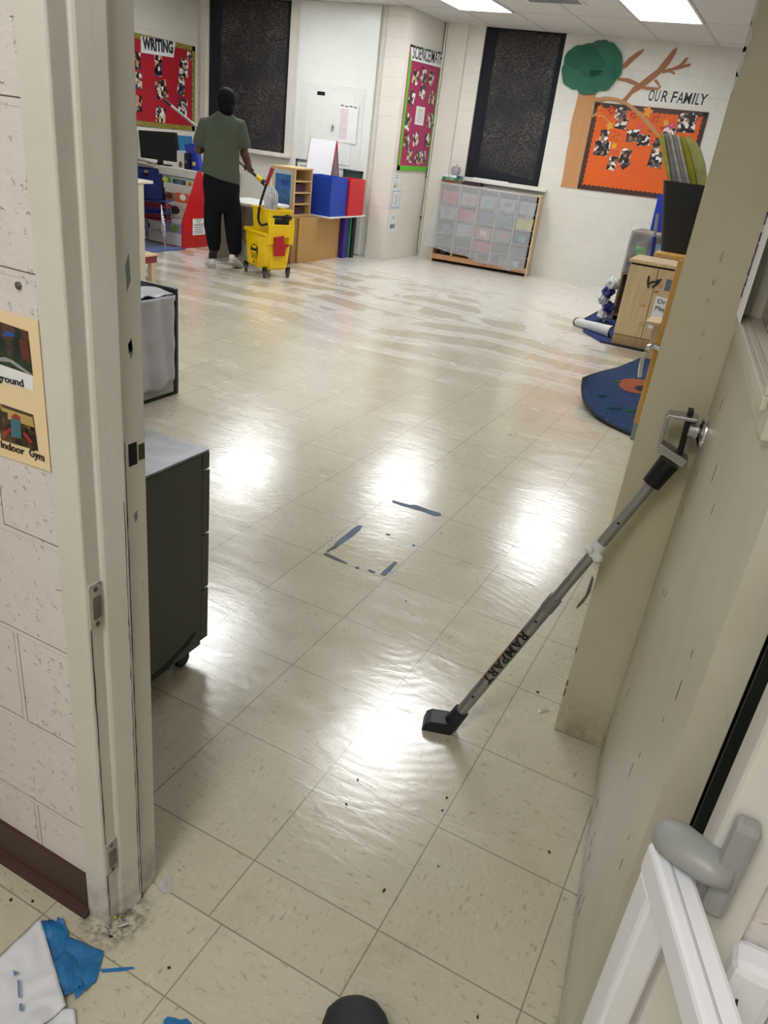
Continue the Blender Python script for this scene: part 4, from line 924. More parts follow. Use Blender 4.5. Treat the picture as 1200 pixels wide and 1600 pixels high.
# open boxes
def openbox(lab, xa, xb, ya, yb, z0, z1, mat, group):
    t = thing('open_box', lab, 'box', ((xa + xb) / 2, (ya + yb) / 2, z0), 0, group); th = .010
    obj('panel_front', bxx(xa, xb, ya, ya + th, z0, z1, .002), mat, t); obj('panel_back', bxx(xa, xb, yb - th, yb, z0, z1, .002), mat, t)
    obj('panel_side', bxx(xb - th, xb, ya + th, yb - th, z0, z1, .002), mat, t); obj('panel_side', bxx(xa, xa + th, ya + th, yb - th, z0, z1, .002), mat, t); obj('base', bxx(xa + th, xb - th, ya + th, yb - th, z0, z0 + th), mat, t)
zb = HZ + .0185
openbox('open royal blue box on the white board', -4.53, -4.14, 7.12, 7.50, zb, .925, M_blue, 'open boxes on the white board')
openbox('open bright red box right behind the blue box', -4.33, -4.115, 7.505, 7.885, zb, .915, M_red, 'open boxes on the white board')
ez = thing('tabletop_easel', 'white tent-shaped tabletop easel with red edges behind the blue box', 'easel', (-4.56, 7.62, zb))
M_wboard = P('whiteboard', (236, 238, 242), .22, var=.01)
def tent(y0, y1, mat, nm, xa, xb, zt):
    bm = B(); prism(bm, [Vector((xa, y0, zb)), Vector((xb, y0, zb)), Vector((xb, y1, zt)), Vector((xa, y1, zt))], Vector((0, .012, 0))); return obj(nm, bm, mat, ez)
tent(7.515, 7.66, M_wboard, 'white_face', -4.79, -4.44, 1.29); tent(7.86, 7.675, M_wboard, 'white_face', -4.79, -4.44, 1.29)
for xx in (-4.797, -4.434):
    bm = B(); tube(bm, [Vector((xx, 7.52, zb + .008)), Vector((xx, 7.672, 1.292)), Vector((xx, 7.872, zb + .008))], .007, 8); obj('red_edging', bm, M_red, ez)
# white topped table behind the person
tb = thing('white_table', 'low white topped table behind the mop bucket', 'table', (-4.62, 6.35, 0))
bm = B(); prism(bm, [Vector((-4.93, 5.98, .595)), Vector((-4.29, 6.06, .595)), Vector((-4.33, 6.58, .595)), Vector((-4.90, 6.62, .595))], Z * .025); obj('table_top', bm, P('white_laminate', (226, 226, 224), .35), tb)
bm = B(); prism(bm, [Vector((-4.935, 5.975, .58)), Vector((-4.285, 6.055, .58)), Vector((-4.325, 6.585, .58)), Vector((-4.905, 6.625, .58))], Z * .014); obj('edge_band', bm, wood_mat('brown_oak_edge', (150, 112, 70)), tb)
obj('back_panel', bxx(-4.89, -4.34, 6.54, 6.56, 0, .58), P('cream_panel', (204, 200, 188), .45), tb); obj('side_panel', bxx(-4.355, -4.34, 6.12, 6.54, 0, .58), P('cream_panel', (204, 200, 188), .45), tb); obj('side_panel', bxx(-4.90, -4.885, 6.06, 6.54, 0, .58), P('cream_panel', (204, 200, 188), .45), tb)

# ================================================================== LEFT: book display, chairs, desk, monitor
bd = thing('book_display', 'red sided slanted book display rack with tiers of picture books', 'book rack', (-5.85, 6.45, 0))
M_dred = P('red_laminate', (188, 18, 26), .35, var=.04); M_tier = P('cream_laminate', (206, 204, 196), .45)
for xx in (-5.47, -6.05):
    bm = B(); prism(bm, [Vector((xx, 6.175, 0)), Vector((xx, 6.78, 0)), Vector((xx, 6.78, .06)), Vector((xx, 6.50, .815)), Vector((xx, 6.44, .815)), Vector((xx, 6.175, .28))], Vector((-.02, 0, 0))); obj('side_panel', bm, M_dred, bd)
tiers = [(.02, .17, 6.185), (.20, .34, 6.21), (.375, .52, 6.275), (.555, .70, 6.35)]
for k, (za, zb_, y_) in enumerate(tiers):
    obj('tier_lip', bxx(-6.07, -5.492, y_, y_ + .012, za, za + (.13 if k == 0 else .10)), M_tier, bd); obj('tier_shelf', bxx(-6.07, -5.492, y_ + .012, y_ + .10, za, za + .012), M_tier, bd)
bm = B(); prism(bm, [Vector((-6.07, 6.29, .05)), Vector((-5.492, 6.29, .05)), Vector((-5.492, 6.455, .80)), Vector((-6.07, 6.455, .80))], Y * .01); obj('slanted_back', bm, M_tier, bd)
obj('top_ledge', bxx(-6.07, -5.492, 6.42, 6.51, .80, .812), M_tier, bd); obj('top_lip', bxx(-6.07, -5.492, 6.415, 6.425, .73, .812), M_tier, bd)
bm = B(); c = atx(310, 355, -5.468); prism(bm, [c + Vector((0, -.10, -.085)), c + Vector((0, .12, -.085)), c + Vector((0, .12, .095)), c + Vector((0, -.10, .095))], X * .0012); nt = obj('notice', bm, M_white); tag(nt, 'white typed notice taped on the red side of the book rack', 'paper')
for k in range(9): 
    w_ = (.07, .045, .03, .085, .08, .085, .06, .08, .075)[k]; z_ = (.14, .122, .104, .085, .07, .05, .03, .01, -.01)[k] - .055
    bm = B(); prism(bm, [c + Vector((.0014, -w_, z_)), c + Vector((.0014, w_, z_)), c + Vector((.0014, w_, z_ + .006)), c + Vector((.0014, -w_, z_ + .006))], X * .0003); obj('print_line', bm, P('red_print', (170, 50, 50), .6) if k == 2 else P('print_dark', (70, 72, 80), .6), nt)
bk = [(-5.625, 0, .24, .20, (150, 132, 176), 'lilac picture book with a green frog, right end of the lowest tier'), (-5.87, 0, .22, .2, (206, 202, 190), 'pale picture book left of the lilac one on the lowest tier'), (-5.635, 1, .26, .22, (196, 170, 160), 'picture book with a smiling child, right end of the second tier'), (-5.88, 1, .24, .19, (176, 172, 164), 'grey picture book on the second tier'),
      (-5.58, 2, .17, .17, (214, 92, 44), 'orange topped book on the third tier'), (-5.78, 2, .19, .16, (150, 96, 66), 'brown picture book with an animal on the third tier'), (-5.965, 2, .14, .16, (120, 124, 110), 'olive picture book on the third tier'), (-5.54, 3, .07, .12, (190, 200, 120), 'lime green book at the right end of the top tier'), (-5.69, 3, .18, .12, (34, 54, 72), 'dark blue-grey book on the top tier'), (-5.90, 3, .16, .13, (52, 128, 62), 'green book left of the dark one on the top tier')]
for i, (x_, tier, w_, h_, rgb, lab) in enumerate(bk):
    za, zb_, y_ = tiers[tier]; t = thing('picture_book', lab, 'book', (x_, y_ + .04, za + .013), 0, 'picture books on the red rack')
    bm = B(); box(bm, x_ - w_ / 2, x_ + w_ / 2, y_ + .018, y_ + .026, za + .013, za + .03 + h_); o = obj('cover', bm, P('pbk%d' % i, rgb, .4, var=.2, vscale=16), t)
    r_ = random.Random(i); bm = B(); ell(bm, Vector((x_ + .01, y_ + .0175, za + .03 + h_ * .75)), (w_ * .26, .0015, h_ * .20), None, 14, 8)
    obj('cover_picture', bm, P('pbk_pic%d' % i, [(110, 150, 40), (240, 240, 236), (60, 40, 36), (90, 60, 50), (240, 240, 240), (60, 34, 26), (200, 190, 160), (220, 60, 40), (80, 110, 120), (206, 190, 60)][i], .4), t)
# stacked kid chairs with their backs to the viewer
def chair():
    t = thing('stacking_chair', 'x', 'chair', (0, 0, 0))
    def f(u, v_):
        s = (u - .5); x_ = s * (.30 + .04 * v_); y_ = -.03 * math.cos(s * PI) - .05 * v_; z = .30 + .33 * v_
        k = 1 - .25 * max(0, (abs(s) - .38) / .12) * (1 if v_ > .85 else 0); return Vector((x_ * k, y_, z - .025 * max(0, (abs(s) - .36) / .14) * (v_ > .9)))
    bm = B(); V = {}
    nu, nv = 14, 12
    for i in range(nu + 1):
        for j in range(nv + 1): V[i, j] = bm.verts.new(f(i / nu, j / nv))
    fs = []
    for i in range(nu):
        for j in range(nv):
            if j in (9, 10) and i in (6, 7) : continue          # hand hole
            fs.append(bm.faces.new((V[i, j], V[i + 1, j], V[i + 1, j + 1], V[i, j + 1])))
    bmesh.ops.solidify(bm, geom=fs, thickness=.006); bk_ = obj('backrest', bm, M_blue, t, world=False, smooth='all')
    bm = B(); grid(bm, lambda u, v_: Vector(((u - .5) * .33, -.03 + .31 * v_, .30 - .022 * math.sin(v_ * PI) + .015 * abs(2 * u - 1) ** 2 - (.02 if v_ > .9 else 0))), 12, 12, .008); obj('seat', bm, M_blue, t, world=False, smooth='all')
    for s in (-1, 1):
        bm = B(); tube(bm, smooth_path([(s * .12, .06, .285), (s * .135, -.01, .27), (s * .155, -.05, .20), (s * .175, -.10, .0)], 5), .009, 10); obj('leg', bm, M_chrome, t, world=False, smooth=True)
        bm = B(); tube(bm, smooth_path([(s * .12, .16, .283), (s * .135, .23, .27), (s * .15, .27, .20), (s * .165, .31, .0)], 5), .009, 10); obj('leg', bm, M_chrome, t, world=False, smooth=True)
    return t
M_cnavy = P('navy_chair_plastic', (30, 48, 118), .35); M_cred = P('maroon_chair_plastic', (130, 22, 50), .35)
c0 = chair(); chs = [c0] + [dup_tree(c0) for _ in range(3)]
ang = math.radians(24)
for k, c in enumerate(chs):                                              # k=0 is the topmost
    zz = .05 * (3 - k) + .10 if k < 3 else .10
    zz = (.20, .14, .07, .0)[k]
    c.location = Vector((-5.67, 5.86, zz)) + Vector((math.sin(ang) * -1, math.cos(ang), 0)) * (.035 * k)
    c.rotation_euler = (0, 0, ang)
    c['group'] = 'stacked children chairs'; c['label'] = ('navy child chair, topmost of the stack beside the book rack', 'maroon child chair, second from the top of the stack', 'navy child chair, third from the top of the stack', 'maroon child chair, lowest of the stack, standing on the rug')[k]
    for ch in [x for x in COL.objects if x.parent is c and x.name.split('.')[0] in ('seat', 'backrest')]:
        ch.data = ch.data.copy(); ch.data.materials.clear(); ch.data.materials.append((M_cnavy, M_cred)[k % 2])
        ch.data.polygons.foreach_set('material_index', [0] * len(ch.data.polygons))
# blue rug under the chairs
o = obj('area_rug', (lambda bm: prism(bm, [Vector((-5.42, 6.165, .002)), Vector((-5.44, 5.58, .002)), Vector((-6.5, 4.9, .002)), Vector((-6.7, 6.165, .002))], Z * .008) and bm)(B()), P('blue_carpet', (24, 62, 128), .95, var=.15, bump=.3, bscale=300, sheen=.3)); tag(o, 'dark blue rug on the floor under the stacked chairs', 'rug')
# desk with white top, end panel
dk = thing('desk', 'desk with a white top corner showing beside the door frame', 'desk', (-5.9, 5.5, 0))
bm = B(); c1 = fl(241, 276, .72); c2 = fl(242, 283, .72)
obj('desk_top', bxx(-6.6, -5.42, 5.05, 5.66, .69, .72, .004), P('speckled_white_top', (216, 210, 200), .35), dk)
obj('shelf', bxx(-6.55, -5.55, 5.1, 5.6, .60, .615), P('dark_grey_metal', (62, 66, 76), .4, .4), dk)
for x_ in (-6.5, -5.6): obj('leg', bxx(x_ - .02, x_ + .02, 5.1, 5.14, 0, .69), M_alu, dk)
pn = thing('side_cabinet', 'tall beige cabinet end just behind the door frame, left of the grey bin', 'cabinet', (-3.9, 3.65, 0))
fp = fl(229, 480); hz = .90
obj('body', bxx(fp.x - .5, fp.x, fp.y - .65, fp.y, 0, hz, .004), P('beige_laminate', (192, 182, 166), .45), pn); obj('top_panel', bxx(fp.x - .51, fp.x + .005, fp.y - .66, fp.y + .005, hz, hz + .018, .004), P('beige_laminate', (192, 182, 166), .45), pn)
# wooden bench end with maroon band
wbn = thing('wooden_bench', 'small pale wood bench with a maroon band left of the floor bucket area', 'bench', (-4.55, 4.5, 0))
e = fl(247, 440); bx = e.x; by = 4.52; zt_ = .245
obj('bench_top', bxx(bx - .5, bx + .01, by - .30, by, zt_ - .018, zt_, .003), M_maple, wbn); obj('maroon_band', bxx(bx - .49, bx, by - .29, by - .01, zt_ - .075, zt_ - .018), P('maroon_paint', (120, 32, 44), .45), wbn)
for (x_, y_) in ((bx - .02, by - .04), (bx - .02, by - .25), (bx - .46, by - .04), (bx - .46, by - .25)): obj('leg', bxx(x_ - .035, x_ + .012, y_ - .03, y_ + .02, 0, zt_ - .075), M_maple, wbn)
# monitor on the counter behind the chairs
mo = thing('computer_monitor', 'black flat monitor below the red WRITING board', 'monitor', (-6.28, 6.93, .78))
A_, B_, C_, D_ = aty(220, 246, 6.93), aty(279, 254, 6.93), aty(273.5, 207, 6.93), aty(216, 203, 6.93)
bm = B(); prism(bm, [A_, B_, C_, D_], Y * .04); obj('screen_housing', bm, M_black, mo)
ctr = (A_ + B_ + C_ + D_) / 4; sh = [ctr + (p_ - ctr) * .93 - Y * .0015 for p_ in (A_, B_, C_, D_)]
bm = B(); prism(bm, sh, Y * .001); obj('screen', bm, P('dark_screen', (6, 9, 13), .3, spec=.25), mo)
obj('stand', bxx(ctr.x - .03, ctr.x + .03, 6.95, 6.99, .79, ctr.z), M_black, mo); obj('foot', bxx(ctr.x - .12, ctr.x + .12, 6.87, 7.05, .775, .79, .004), M_black, mo)
co_ = thing('counter', 'long pale counter under the WRITING board holding the monitor', 'counter', (-6.5, 6.9, 0))
obj('counter_top', bxx(-6.84, -6.02, 7.205, 7.98, .745, .774, .004), M_tier, co_); obj('counter_body', bxx(-6.84, -6.10, 7.21, 7.94, 0, .745), P('beige_laminate', (192, 182, 166), .45), co_)
obj('counter_top', bxx(-6.84, -5.49, 6.80, 7.20, .745, .774, .004), M_tier, co_); obj('counter_body', bxx(-6.82, -5.55, 6.82, 7.18, 0, .745), P('beige_laminate', (192, 182, 166), .45), co_)
# folding chair back edge at far left
fc = thing('folding_chair', 'beige metal chair back behind the navy chairs', 'chair', (-6.35, 6.3, 0))
FY = 6.36; p1, p2, p3, p4 = aty(205, 247, FY), aty(236, 254, FY), aty(245, 262, FY), aty(246, 275, FY)
bm = B(); tube(bm, smooth_path([p1, p2, p3, p4, Vector((p4.x, FY, .45)), Vector((p4.x + .01, FY - .04, .0))], 6), .012, 10); obj('back_tube', bm, P('beige_metal', (150, 140, 128), .35, .4), fc, smooth=True)
bm = B(); prism(bm, [p1 - Z * .03, p2 - Z * .03 + X * .02, p4 - X * .02, p1 - Z * .12], Y * .01); obj('back_panel', bm, P('beige_metal2', (128, 118, 108), .4, .2), fc)
obj('seat', bxx(p4.x - .38, p4.x - .02, FY - .35, FY - .02, .43, .45, .005), P('beige_metal2', (128, 118, 108), .4, .2), fc)
bm = B()
for x_, y_ in ((p4.x - .36, FY - .32), (p4.x - .04, FY - .32), (p4.x - .36, FY - .04)): tube(bm, [Vector((x_, y_, .43)), Vector((x_, y_, 0))], .011, 8)
obj('legs', bm, P('beige_metal', (150, 140, 128), .35, .4), fc)
# things on the rack top: picture box, black speaker, blue case, blue poster on the wall
yy = 6.93; zc_ = .7745
a = aty(285, 262, yy); pb = thing('picture_box', 'white carton with a small portrait standing right of the monitor', 'box', (a.x, yy, zc_))
obj('carton', bxx(aty(279, 250, yy).x, aty(291, 250, yy).x, yy - .03, yy + .1, zc_, aty(285, 236, yy).z, .004), P('carton_white', (206, 204, 200), .5), pb)
bm = B(); q_ = aty(282, 257, yy - .031); ell(bm, q_, (.028, .002, .034), None, 14, 8); obj('portrait', bm, P('portrait_brown', (92, 60, 44), .5), pb)
a0, a1 = aty(291, 250, yy).x + .004, aty(298, 250, yy).x; o = thing('speaker', 'tall black rounded speaker beside the white carton', 'speaker', ((a0 + a1) / 2, yy, zc_))
obj('housing', bxx(a0, a1, yy - .05, yy + .06, zc_, aty(295, 239, yy).z, .015), M_black, o); bm = B(); lathe(bm, [(.018, 0), (.012, .004)], ((a0 + a1) / 2, yy - .0505, zc_ + .09), -Y, 16); obj('cone', bm, P('cone_grey', (90, 92, 96), .4), o)
b0, b1 = aty(299, 250, yy).x, aty(311, 250, yy).x; o = thing('plastic_case', 'royal blue plastic case leaning behind the worker, with yellow clips', 'case', ((b0 + b1) / 2, yy, zc_))
bm = B(); prism(bm, [aty(300, 266, yy), aty(313, 268, yy), aty(306, 232, yy), aty(301, 224, yy), aty(288, 226, yy), aty(290, 236, yy)], Y * .07); obj('shell', bm, P('deep_blue_plastic', (18, 44, 150), .35), o)
bm = B(); q_ = aty(303, 256, yy - .004); box(bm, q_.x - .02, q_.x + .02, yy - .006, yy, q_.z - .02, q_.z + .02); obj('clip', bm, P('clip_yellow', (214, 196, 60), .4), o)
bm = B(); A_, C_ = atx(277, 250, XL + .001), atx(300, 213, XL + .001); prism(bm, [Vector((XL + .001, A_.y, A_.z - .1)), Vector((XL + .001, C_.y, A_.z - .1)), Vector((XL + .001, C_.y, C_.z)), Vector((XL + .001, A_.y, C_.z))], X * .002); o = obj('wall_poster', bm, P('blue_poster', (52, 120, 176), .4, var=.25, vscale=20)); tag(o, 'small blue poster on the wall under the red WRITING board', 'poster')

# ================================================================== MOP BUCKET
MB = Vector((-4.056, 5.81, 0)); BA = -.39
bk_ = thing('mop_bucket', 'yellow wheeled mop bucket with wringer, black lever and red tab', 'mop bucket', MB, BA)
M_yel = P('yellow_bucket_plastic', (236, 196, 4), .36, var=.05, vscale=8)
def rr(cx, cy, hx, hy, r, z, n=5):
    pts = []
    for (sx_, sy_, a0) in ((1, 1, 0), (-1, 1, PI / 2), (-1, -1, PI), (1, -1, 1.5 * PI)):
        for k in range(n): a = a0 + PI / 2 * k / (n - 1); pts.append(Vector((cx + sx_ * (hx - r) + r * math.cos(a), cy + sy_ * (hy - r) + r * math.sin(a), z)))
    return pts
bm = B()
out = [(.0, .165, .125, .05, .075), (.0, .185, .140, .05, .10), (.0, .20, .150, .05, .25), (.0, .212, .158, .05, .405), (.0, .228, .172, .05, .41), (.0, .228, .172, .05, .435), (.0, .205, .152, .045, .435), (.0, .19, .14, .045, .25), (.0, .17, .125, .04, .11)]
loft(bm, [rr(c_, 0, a, b, r, z) for c_, a, b, r, z in out]); obj('tub', bm, M_yel, bk_, world=False, smooth=True)
bm = B()
for sg in (-1, 1): box(bm, -.13, .02, sg * .151 - .004, sg * .151 + .004, .10, .30); 
box(bm, -.14, .03, -.1575, .1575, .295, .312)
obj('side_rib', bm, M_yel, bk_, world=False, bevel=.003)
# wringer body, tapered, over the end half
bm = B(); loft(bm, [rr(.06, 0, .135, .12, .03, .33), rr(.06, 0, .152, .132, .03, .44), rr(.055, 0, .165, .14, .03, .635), rr(.055, 0, .172, .147, .03, .64), rr(.055, 0, .172, .147, .03, .652), rr(.055, 0, .155, .13, .03, .652), rr(.065, 0, .12, .11, .03, .45), rr(.07, 0, .09, .09, .03, .36)]); obj('wringer', bm, M_yel, bk_, world=False, smooth=True)
bm = B(); box(bm, .205, .235, -.15, -.085, .33, .58); box(bm, .205, .235, .085, .15, .33, .58); box(bm, .205, .238, -.15, .15, .40, .52); box(bm, .19, .212, -.10, .10, .10, .42); obj('bracket', bm, M_yel, bk_, world=False, bevel=.006)
bm = B(); box(bm, .205, .225, -.10, .09, .50, .60); tube(bm, [(.215, -.13, .565), (.215, .14, .565)], .018, 10); ell(bm, (.225, .07, .585), (.03, .05, .03)); obj('wringer_plate', bm, M_black, bk_, world=False)
bm = B(); prism(bm, [Vector((.240, -.09, .40)), Vector((.240, .02, .42)), Vector((.240, .03, .345)), Vector((.240, .10, .335)), Vector((.240, .05, .30)), Vector((.240, .04, .225)), Vector((.240, -.09, .225)), Vector((.240, -.085, .30))], Vector((.016, 0, 0))); obj('red_tab', bm, P('red_tab', (176, 20, 34), .4), bk_, world=False, bevel=.003)
bm = B(); tube(bm, smooth_path([(.215, -.165, .52), (.13, -.175, .50), (.085, -.18, .56), (.10, -.175, .68), (.16, -.17, .82), (.215, -.165, .93)], 6), .0125, 12); lv = obj('lever', bm, M_black, bk_, world=False, smooth=True)
bm = B(); tube(bm, [(.195, -.167, .885), (.265, -.158, 1.03)], .019, 14); obj('lever_grip', bm, P('dark_red_rubber', (148, 30, 48), .5), lv, world=True) if False else obj('lever_grip', (lambda b_: b_)(bm), P('dark_red_rubber', (148, 30, 48), .5), lv, world=False, smooth=True)
bm = B(); tube(bm, smooth_path([(-.19, -.165, .40), (-.29, -.12, .30), (-.33, 0, .27), (-.29, .12, .30), (-.19, .165, .40)], 6), .004, 8); obj('bail_handle', bm, P('steel_wire', (70, 70, 74), .3, .9), bk_, world=False, smooth=True)
for (x_, y_) in ((-.175, -.14), (-.175, .14), (.175, -.14), (.175, .14)):
    bm = B(); lathe(bm, [(.012, -.014), (.034, -.014), (.038, -.008), (.038, .008), (.034, .014), (.012, .014)], (x_, y_, .0385), Vector((.5, 1, 0)), 20); cs = obj('caster', bm, P('grey_rubber', (58, 60, 62), .6), bk_, world=False, smooth=True)
    bm = B(); box(bm, x_ - .018, x_ + .018, y_ - .02, y_ + .02, .045, .105); obj('caster_fork', bm, M_black, cs, world=False, bevel=.004)
# logo badge on the side
bd_ = obj('logo_badge', (lambda b_: prism(b_, [Vector((x_, -.157, z_)) for x_, z_ in ((-.062, .205), (.052, .205), (.058, .235), (.058, .265), (.045, .285), (-.005, .30), (-.055, .285), (-.068, .265), (-.068, .235))], Vector((0, -.003, 0))) and b_)(B()), M_ink, bk_, world=False)
for z0_, z1_, x0_, x1_ in ((.262, .286, -.045, .035), (.212, .232, -.055, .045)): obj('logo_bar', bxx(x0_, x1_, -.1608, -.1601, z0_, z1_), M_yel, bd_, world=False)
for k in range(2): obj('print_line', bxx(-.055, .045 - .02 * k, -.1562, -.1540, .182 - .018 * k, .190 - .018 * k), M_ink, bk_, world=False)
bm = B(); prism(bm, [Vector((-.022, -.1555, .115)), Vector((.018, -.1555, .115)), Vector((-.002, -.1555, .152))], Vector((0, -.002, 0))); obj('warning_triangle', bm, P('black_yellow_print', (84, 74, 20), .5), bk_, world=False)
# ================================================================== PERSON
PV = Vector((-.61, .79, 0)).normalized(); PO = Vector((-4.5, 5.66, 0))
def pp(px, py, d=0.0): return on(px, py, PO + PV * d, PV)
PR = Vector((PV.y, -PV.x, 0))                              # the worker's right as seen from behind
def upr(p, dr_=0, df=0, dz=0): return p + PR * dr_ + PV * df + Z * dz
pe = thing('person', 'person with dark head cap, olive T-shirt, black sweatpants and white sneakers, seen from behind, mopping', 'person', (-4.5, 5.66, 0))
M_skin = P('dark_brown_skin', (78, 46, 38), .5, var=.08)
head = pp(353.5, 160); neck = pp(350, 180); pelvis = pp(346, 282)
shL, shR = pp(322, 196), pp(373, 198); elL, elR = pp(311, 234, .04), pp(382, 240, .02)
haR = pp(391, 266, .16); haL = pp(336, 219, .24)
hipL, hipR = pp(337, 292), pp(357, 294); knL, knR = pp(333, 342), pp(364, 347, .0); anL, anR = pp(333.5, 396), pp(367, 402)
anL.z = .085; anR.z = .12
bm = B()
hz = Matrix.Rotation(-.35, 3, 'Z')
ell(bm, head + Z * .005, (.076, .092, .112)); ell(bm, head + PV * .03 + Z * -.05, (.055, .06, .062))
fx = (PV + PR * .35).normalized()
ell(bm, head + fx * .105 + Z * -.005, (.014, .014, .022)); ell(bm, head + fx * .096 + Z * -.048, (.022, .012, .010))          # nose, lips
for s in (-1, 1): ell(bm, head + PR * (.08 * s) + Z * -.01, (.012, .018, .030))                                                   # ears
tube(bm, [head - Z * .05, neck - Z * .02], [.055, .062], 16); tube(bm, [neck - Z * .03, neck - Z * .13, pelvis], [.05, .10, .12], 18, up=PV, flat=1.2)
for s, sh, el, ha in ((-1, shL, elL, haL), (1, shR, elR, haR)):
    ell(bm, sh, (.065, .065, .06)); tube(bm, [sh, (sh + el) / 2 + PR * (.01 * s), el], [.056, .05, .043], 14); ell(bm, el, (.043, .043, .043)); tube(bm, [el, el * .6 + ha * .4, ha * .88 + el * .12], [.043, .040, .027], 14)
for hp_, kn_, an_ in ((hipL, knL, anL), (hipR, knR, anR)):
    tube(bm, [hp_, kn_], [.072, .060], 14); tube(bm, [kn_, an_], [.062, .04], 14)
# the mop handle direction, for the grip
MH0, MH1 = pp(257.5, 157, .26), pp(411, 284, .155)
HD = (MH1 - MH0).normalized()
def hand(bm, wrist, grip, side):
    """palm with five fingers closed round the handle at grip"""
    ax = HD; tw = (grip - wrist).normalized(); out = (tw - ax * tw.dot(ax)).normalized(); nn = ax.cross(out)
    pc = grip - out * .030; ell(bm, pc, (.036, .03, .022), Matrix((ax, out, nn)).transposed(), 14, 10)
    tube(bm, [wrist, pc], [.026, .028], 12)
    for i, (ln, r_) in enumerate(((.9, .0088), (1.0, .0092), (.96, .009), (.8, .0078))):
        b = pc + ax * (-.030 + .020 * i) + out * .012 + nn * .010
        arc = [b]
        for k in range(1, 6):
            th = k / 5 * PI * 1.15 * ln; arc.append(grip + ax * (-.030 + .020 * i) + (-out * math.cos(th) + nn * math.sin(th)) * .0235)
        tube(bm, arc, [r_] * 5 + [r_ * .8], 8, up=ax)
    th0 = pc - ax * .032 * side - nn * .008
    tube(bm, [th0, grip - ax * .046 * side - nn * .020 + out * .002, grip - ax * .040 * side - nn * .0215 + out * .022], [.013, .0105, .0085], 8, up=ax)
def on_handle(p): return MH0 + HD * (p - MH0).dot(HD)
gR, gL = on_handle(haR), on_handle(haL)
hand(bm, haR * .9 + elR * .1, gR, 1); hand(bm, haL * .9 + elL * .1, gL, -1)
body = fuse('body', bm, M_skin, pe, .0052, 2)
# eyes
for s in (-1, 1):
    bm = B(); ell(bm, head + fx * .086 + Vector((-fx.y, fx.x, 0)) * (.030 * s) + Z * .012, (.011, .011, .011), None, 12, 8); obj('eye', bm, P('eye_white', (220, 216, 210), .3), pe, smooth='all')
# hair under a black cap
bm = B(); ell(bm, head + Z * .022 - PV * .008, (.090, .104, .108)); ell(bm, head - PV * .040 - Z * .055, (.080, .062, .070)); ell(bm, head + Z * .052, (.086, .098, .075))
bmesh.ops.delete(bm, geom=[], context='VERTS') if False else None
hr = fuse('head_cap', bm, P('black_satin_cap', (8, 8, 9), .7, bump=.3, bscale=60, spec=.12), pe, .007, 4)
# keep the face clear: cut the front of the cap
me = hr.data; b2 = B(); b2.from_mesh(me); inv = ROOTM[hr.name]
hl = inv.inverted() @ head
cut = [v_ for v_ in b2.verts if (v_.co - hl).dot(fx) > .052 and (v_.co - hl).z < .062]
bmesh.ops.delete(b2, geom=cut, context='VERTS'); b2.to_mesh(me); b2.free()
# shirt
def body_rings(lst, n=28):
    return [ring_pts(c, Z, PR, a, b, n) for c, a, b in lst]
M_shirt = NT('olive_cotton'); co = M_shirt.coord(); nz = M_shirt.noise(M_shirt.mapping(co, (5, 5, 9)), 1.0, 4, .55, .8)
M_shirt.l(M_shirt.ramp(M_shirt.noise(co, 6, 3), [(.3, srgb(58, 66, 52)), (.7, srgb(68, 76, 60))]), M_shirt.b.inputs['Base Color']); M_shirt.b.inputs['Roughness'].default_value = .85
M_shirt.l(M_shirt.bump(nz, .6, .03), M_shirt.b.inputs['Normal']); M_shirt = M_shirt.m
bm = B()
R_ = [(pp(344.5, 279), .192, .160), (pp(344.5, 266), .188, .157), (pp(345, 262), .178, .155), (pp(346, 244), .172, .148), (pp(347, 226), .168, .138), (pp(348, 210), .172, .132), (pp(348, 198), .185, .122), (pp(349, 190), .170, .108), (pp(350, 183), .125, .092), (pp(350.5, 178), .085, .075), (pp(351, 174.5), .068, .066)]
rg = body_rings(R_)
for v_ in rg[0]: v_.z += -.045 * ((v_ - R_[0][0]).dot(PR) / .178) + .008 * math.sin(v_.x * 40)
loft(bm, rg)
def sleeve(sh, el, s):
    d = (el - sh); e = sh + d * .80; u0 = sh - PR * (.05 * s) + Z * .012
    tube(bm, [u0, sh + Z * .008, sh + d * .35 + PR * (.006 * s), e + PR * (.004 * s)], [.070, .077, .074, .076], 18)
sleeve(shL, elL, -1); sleeve(shR, elR, 1)
st_ = fuse('t_shirt', bm, M_shirt, pe, .0075, 3)
# trousers
M_pant = NT('black_sweat_cotton'); co = M_pant.coord(); M_pant.b.inputs['Base Color'].default_value = (.006, .006, .007, 1); M_pant.b.inputs['Roughness'].default_value = .95
M_pant.b.inputs['Specular IOR Level'].default_value = .15
M_pant.l(M_pant.bump(M_pant.noise(M_pant.mapping(co, (6, 6, 4)), 1, 4, .55, .8), .5, .03), M_pant.b.inputs['Normal']); M_pant = M_pant.m
bm = B()
loft(bm, body_rings([(pp(346, 330), .120, .11), (pp(346.5, 312), .172, .145), (pp(346, 290), .182, .150), (pp(346, 266), .170, .138), (pp(346, 262), .155, .13)]))
for pts, rs in (([pp(333.5, 306), pp(332.5, 330), pp(332, 352), pp(334, 375), pp(334.5, 388), pp(334.5, 392)], [.086, .090, .086, .074, .058, .046]), ([pp(360.5, 308), pp(363, 330), pp(364.5, 352), pp(366, 378), pp(367.5, 392), pp(368, 397)], [.086, .092, .088, .078, .066, .048])):
    tube(bm, pts, rs, 20, up=PV)
pt_ = fuse('trousers', bm, M_pant, pe, .0075, 3)
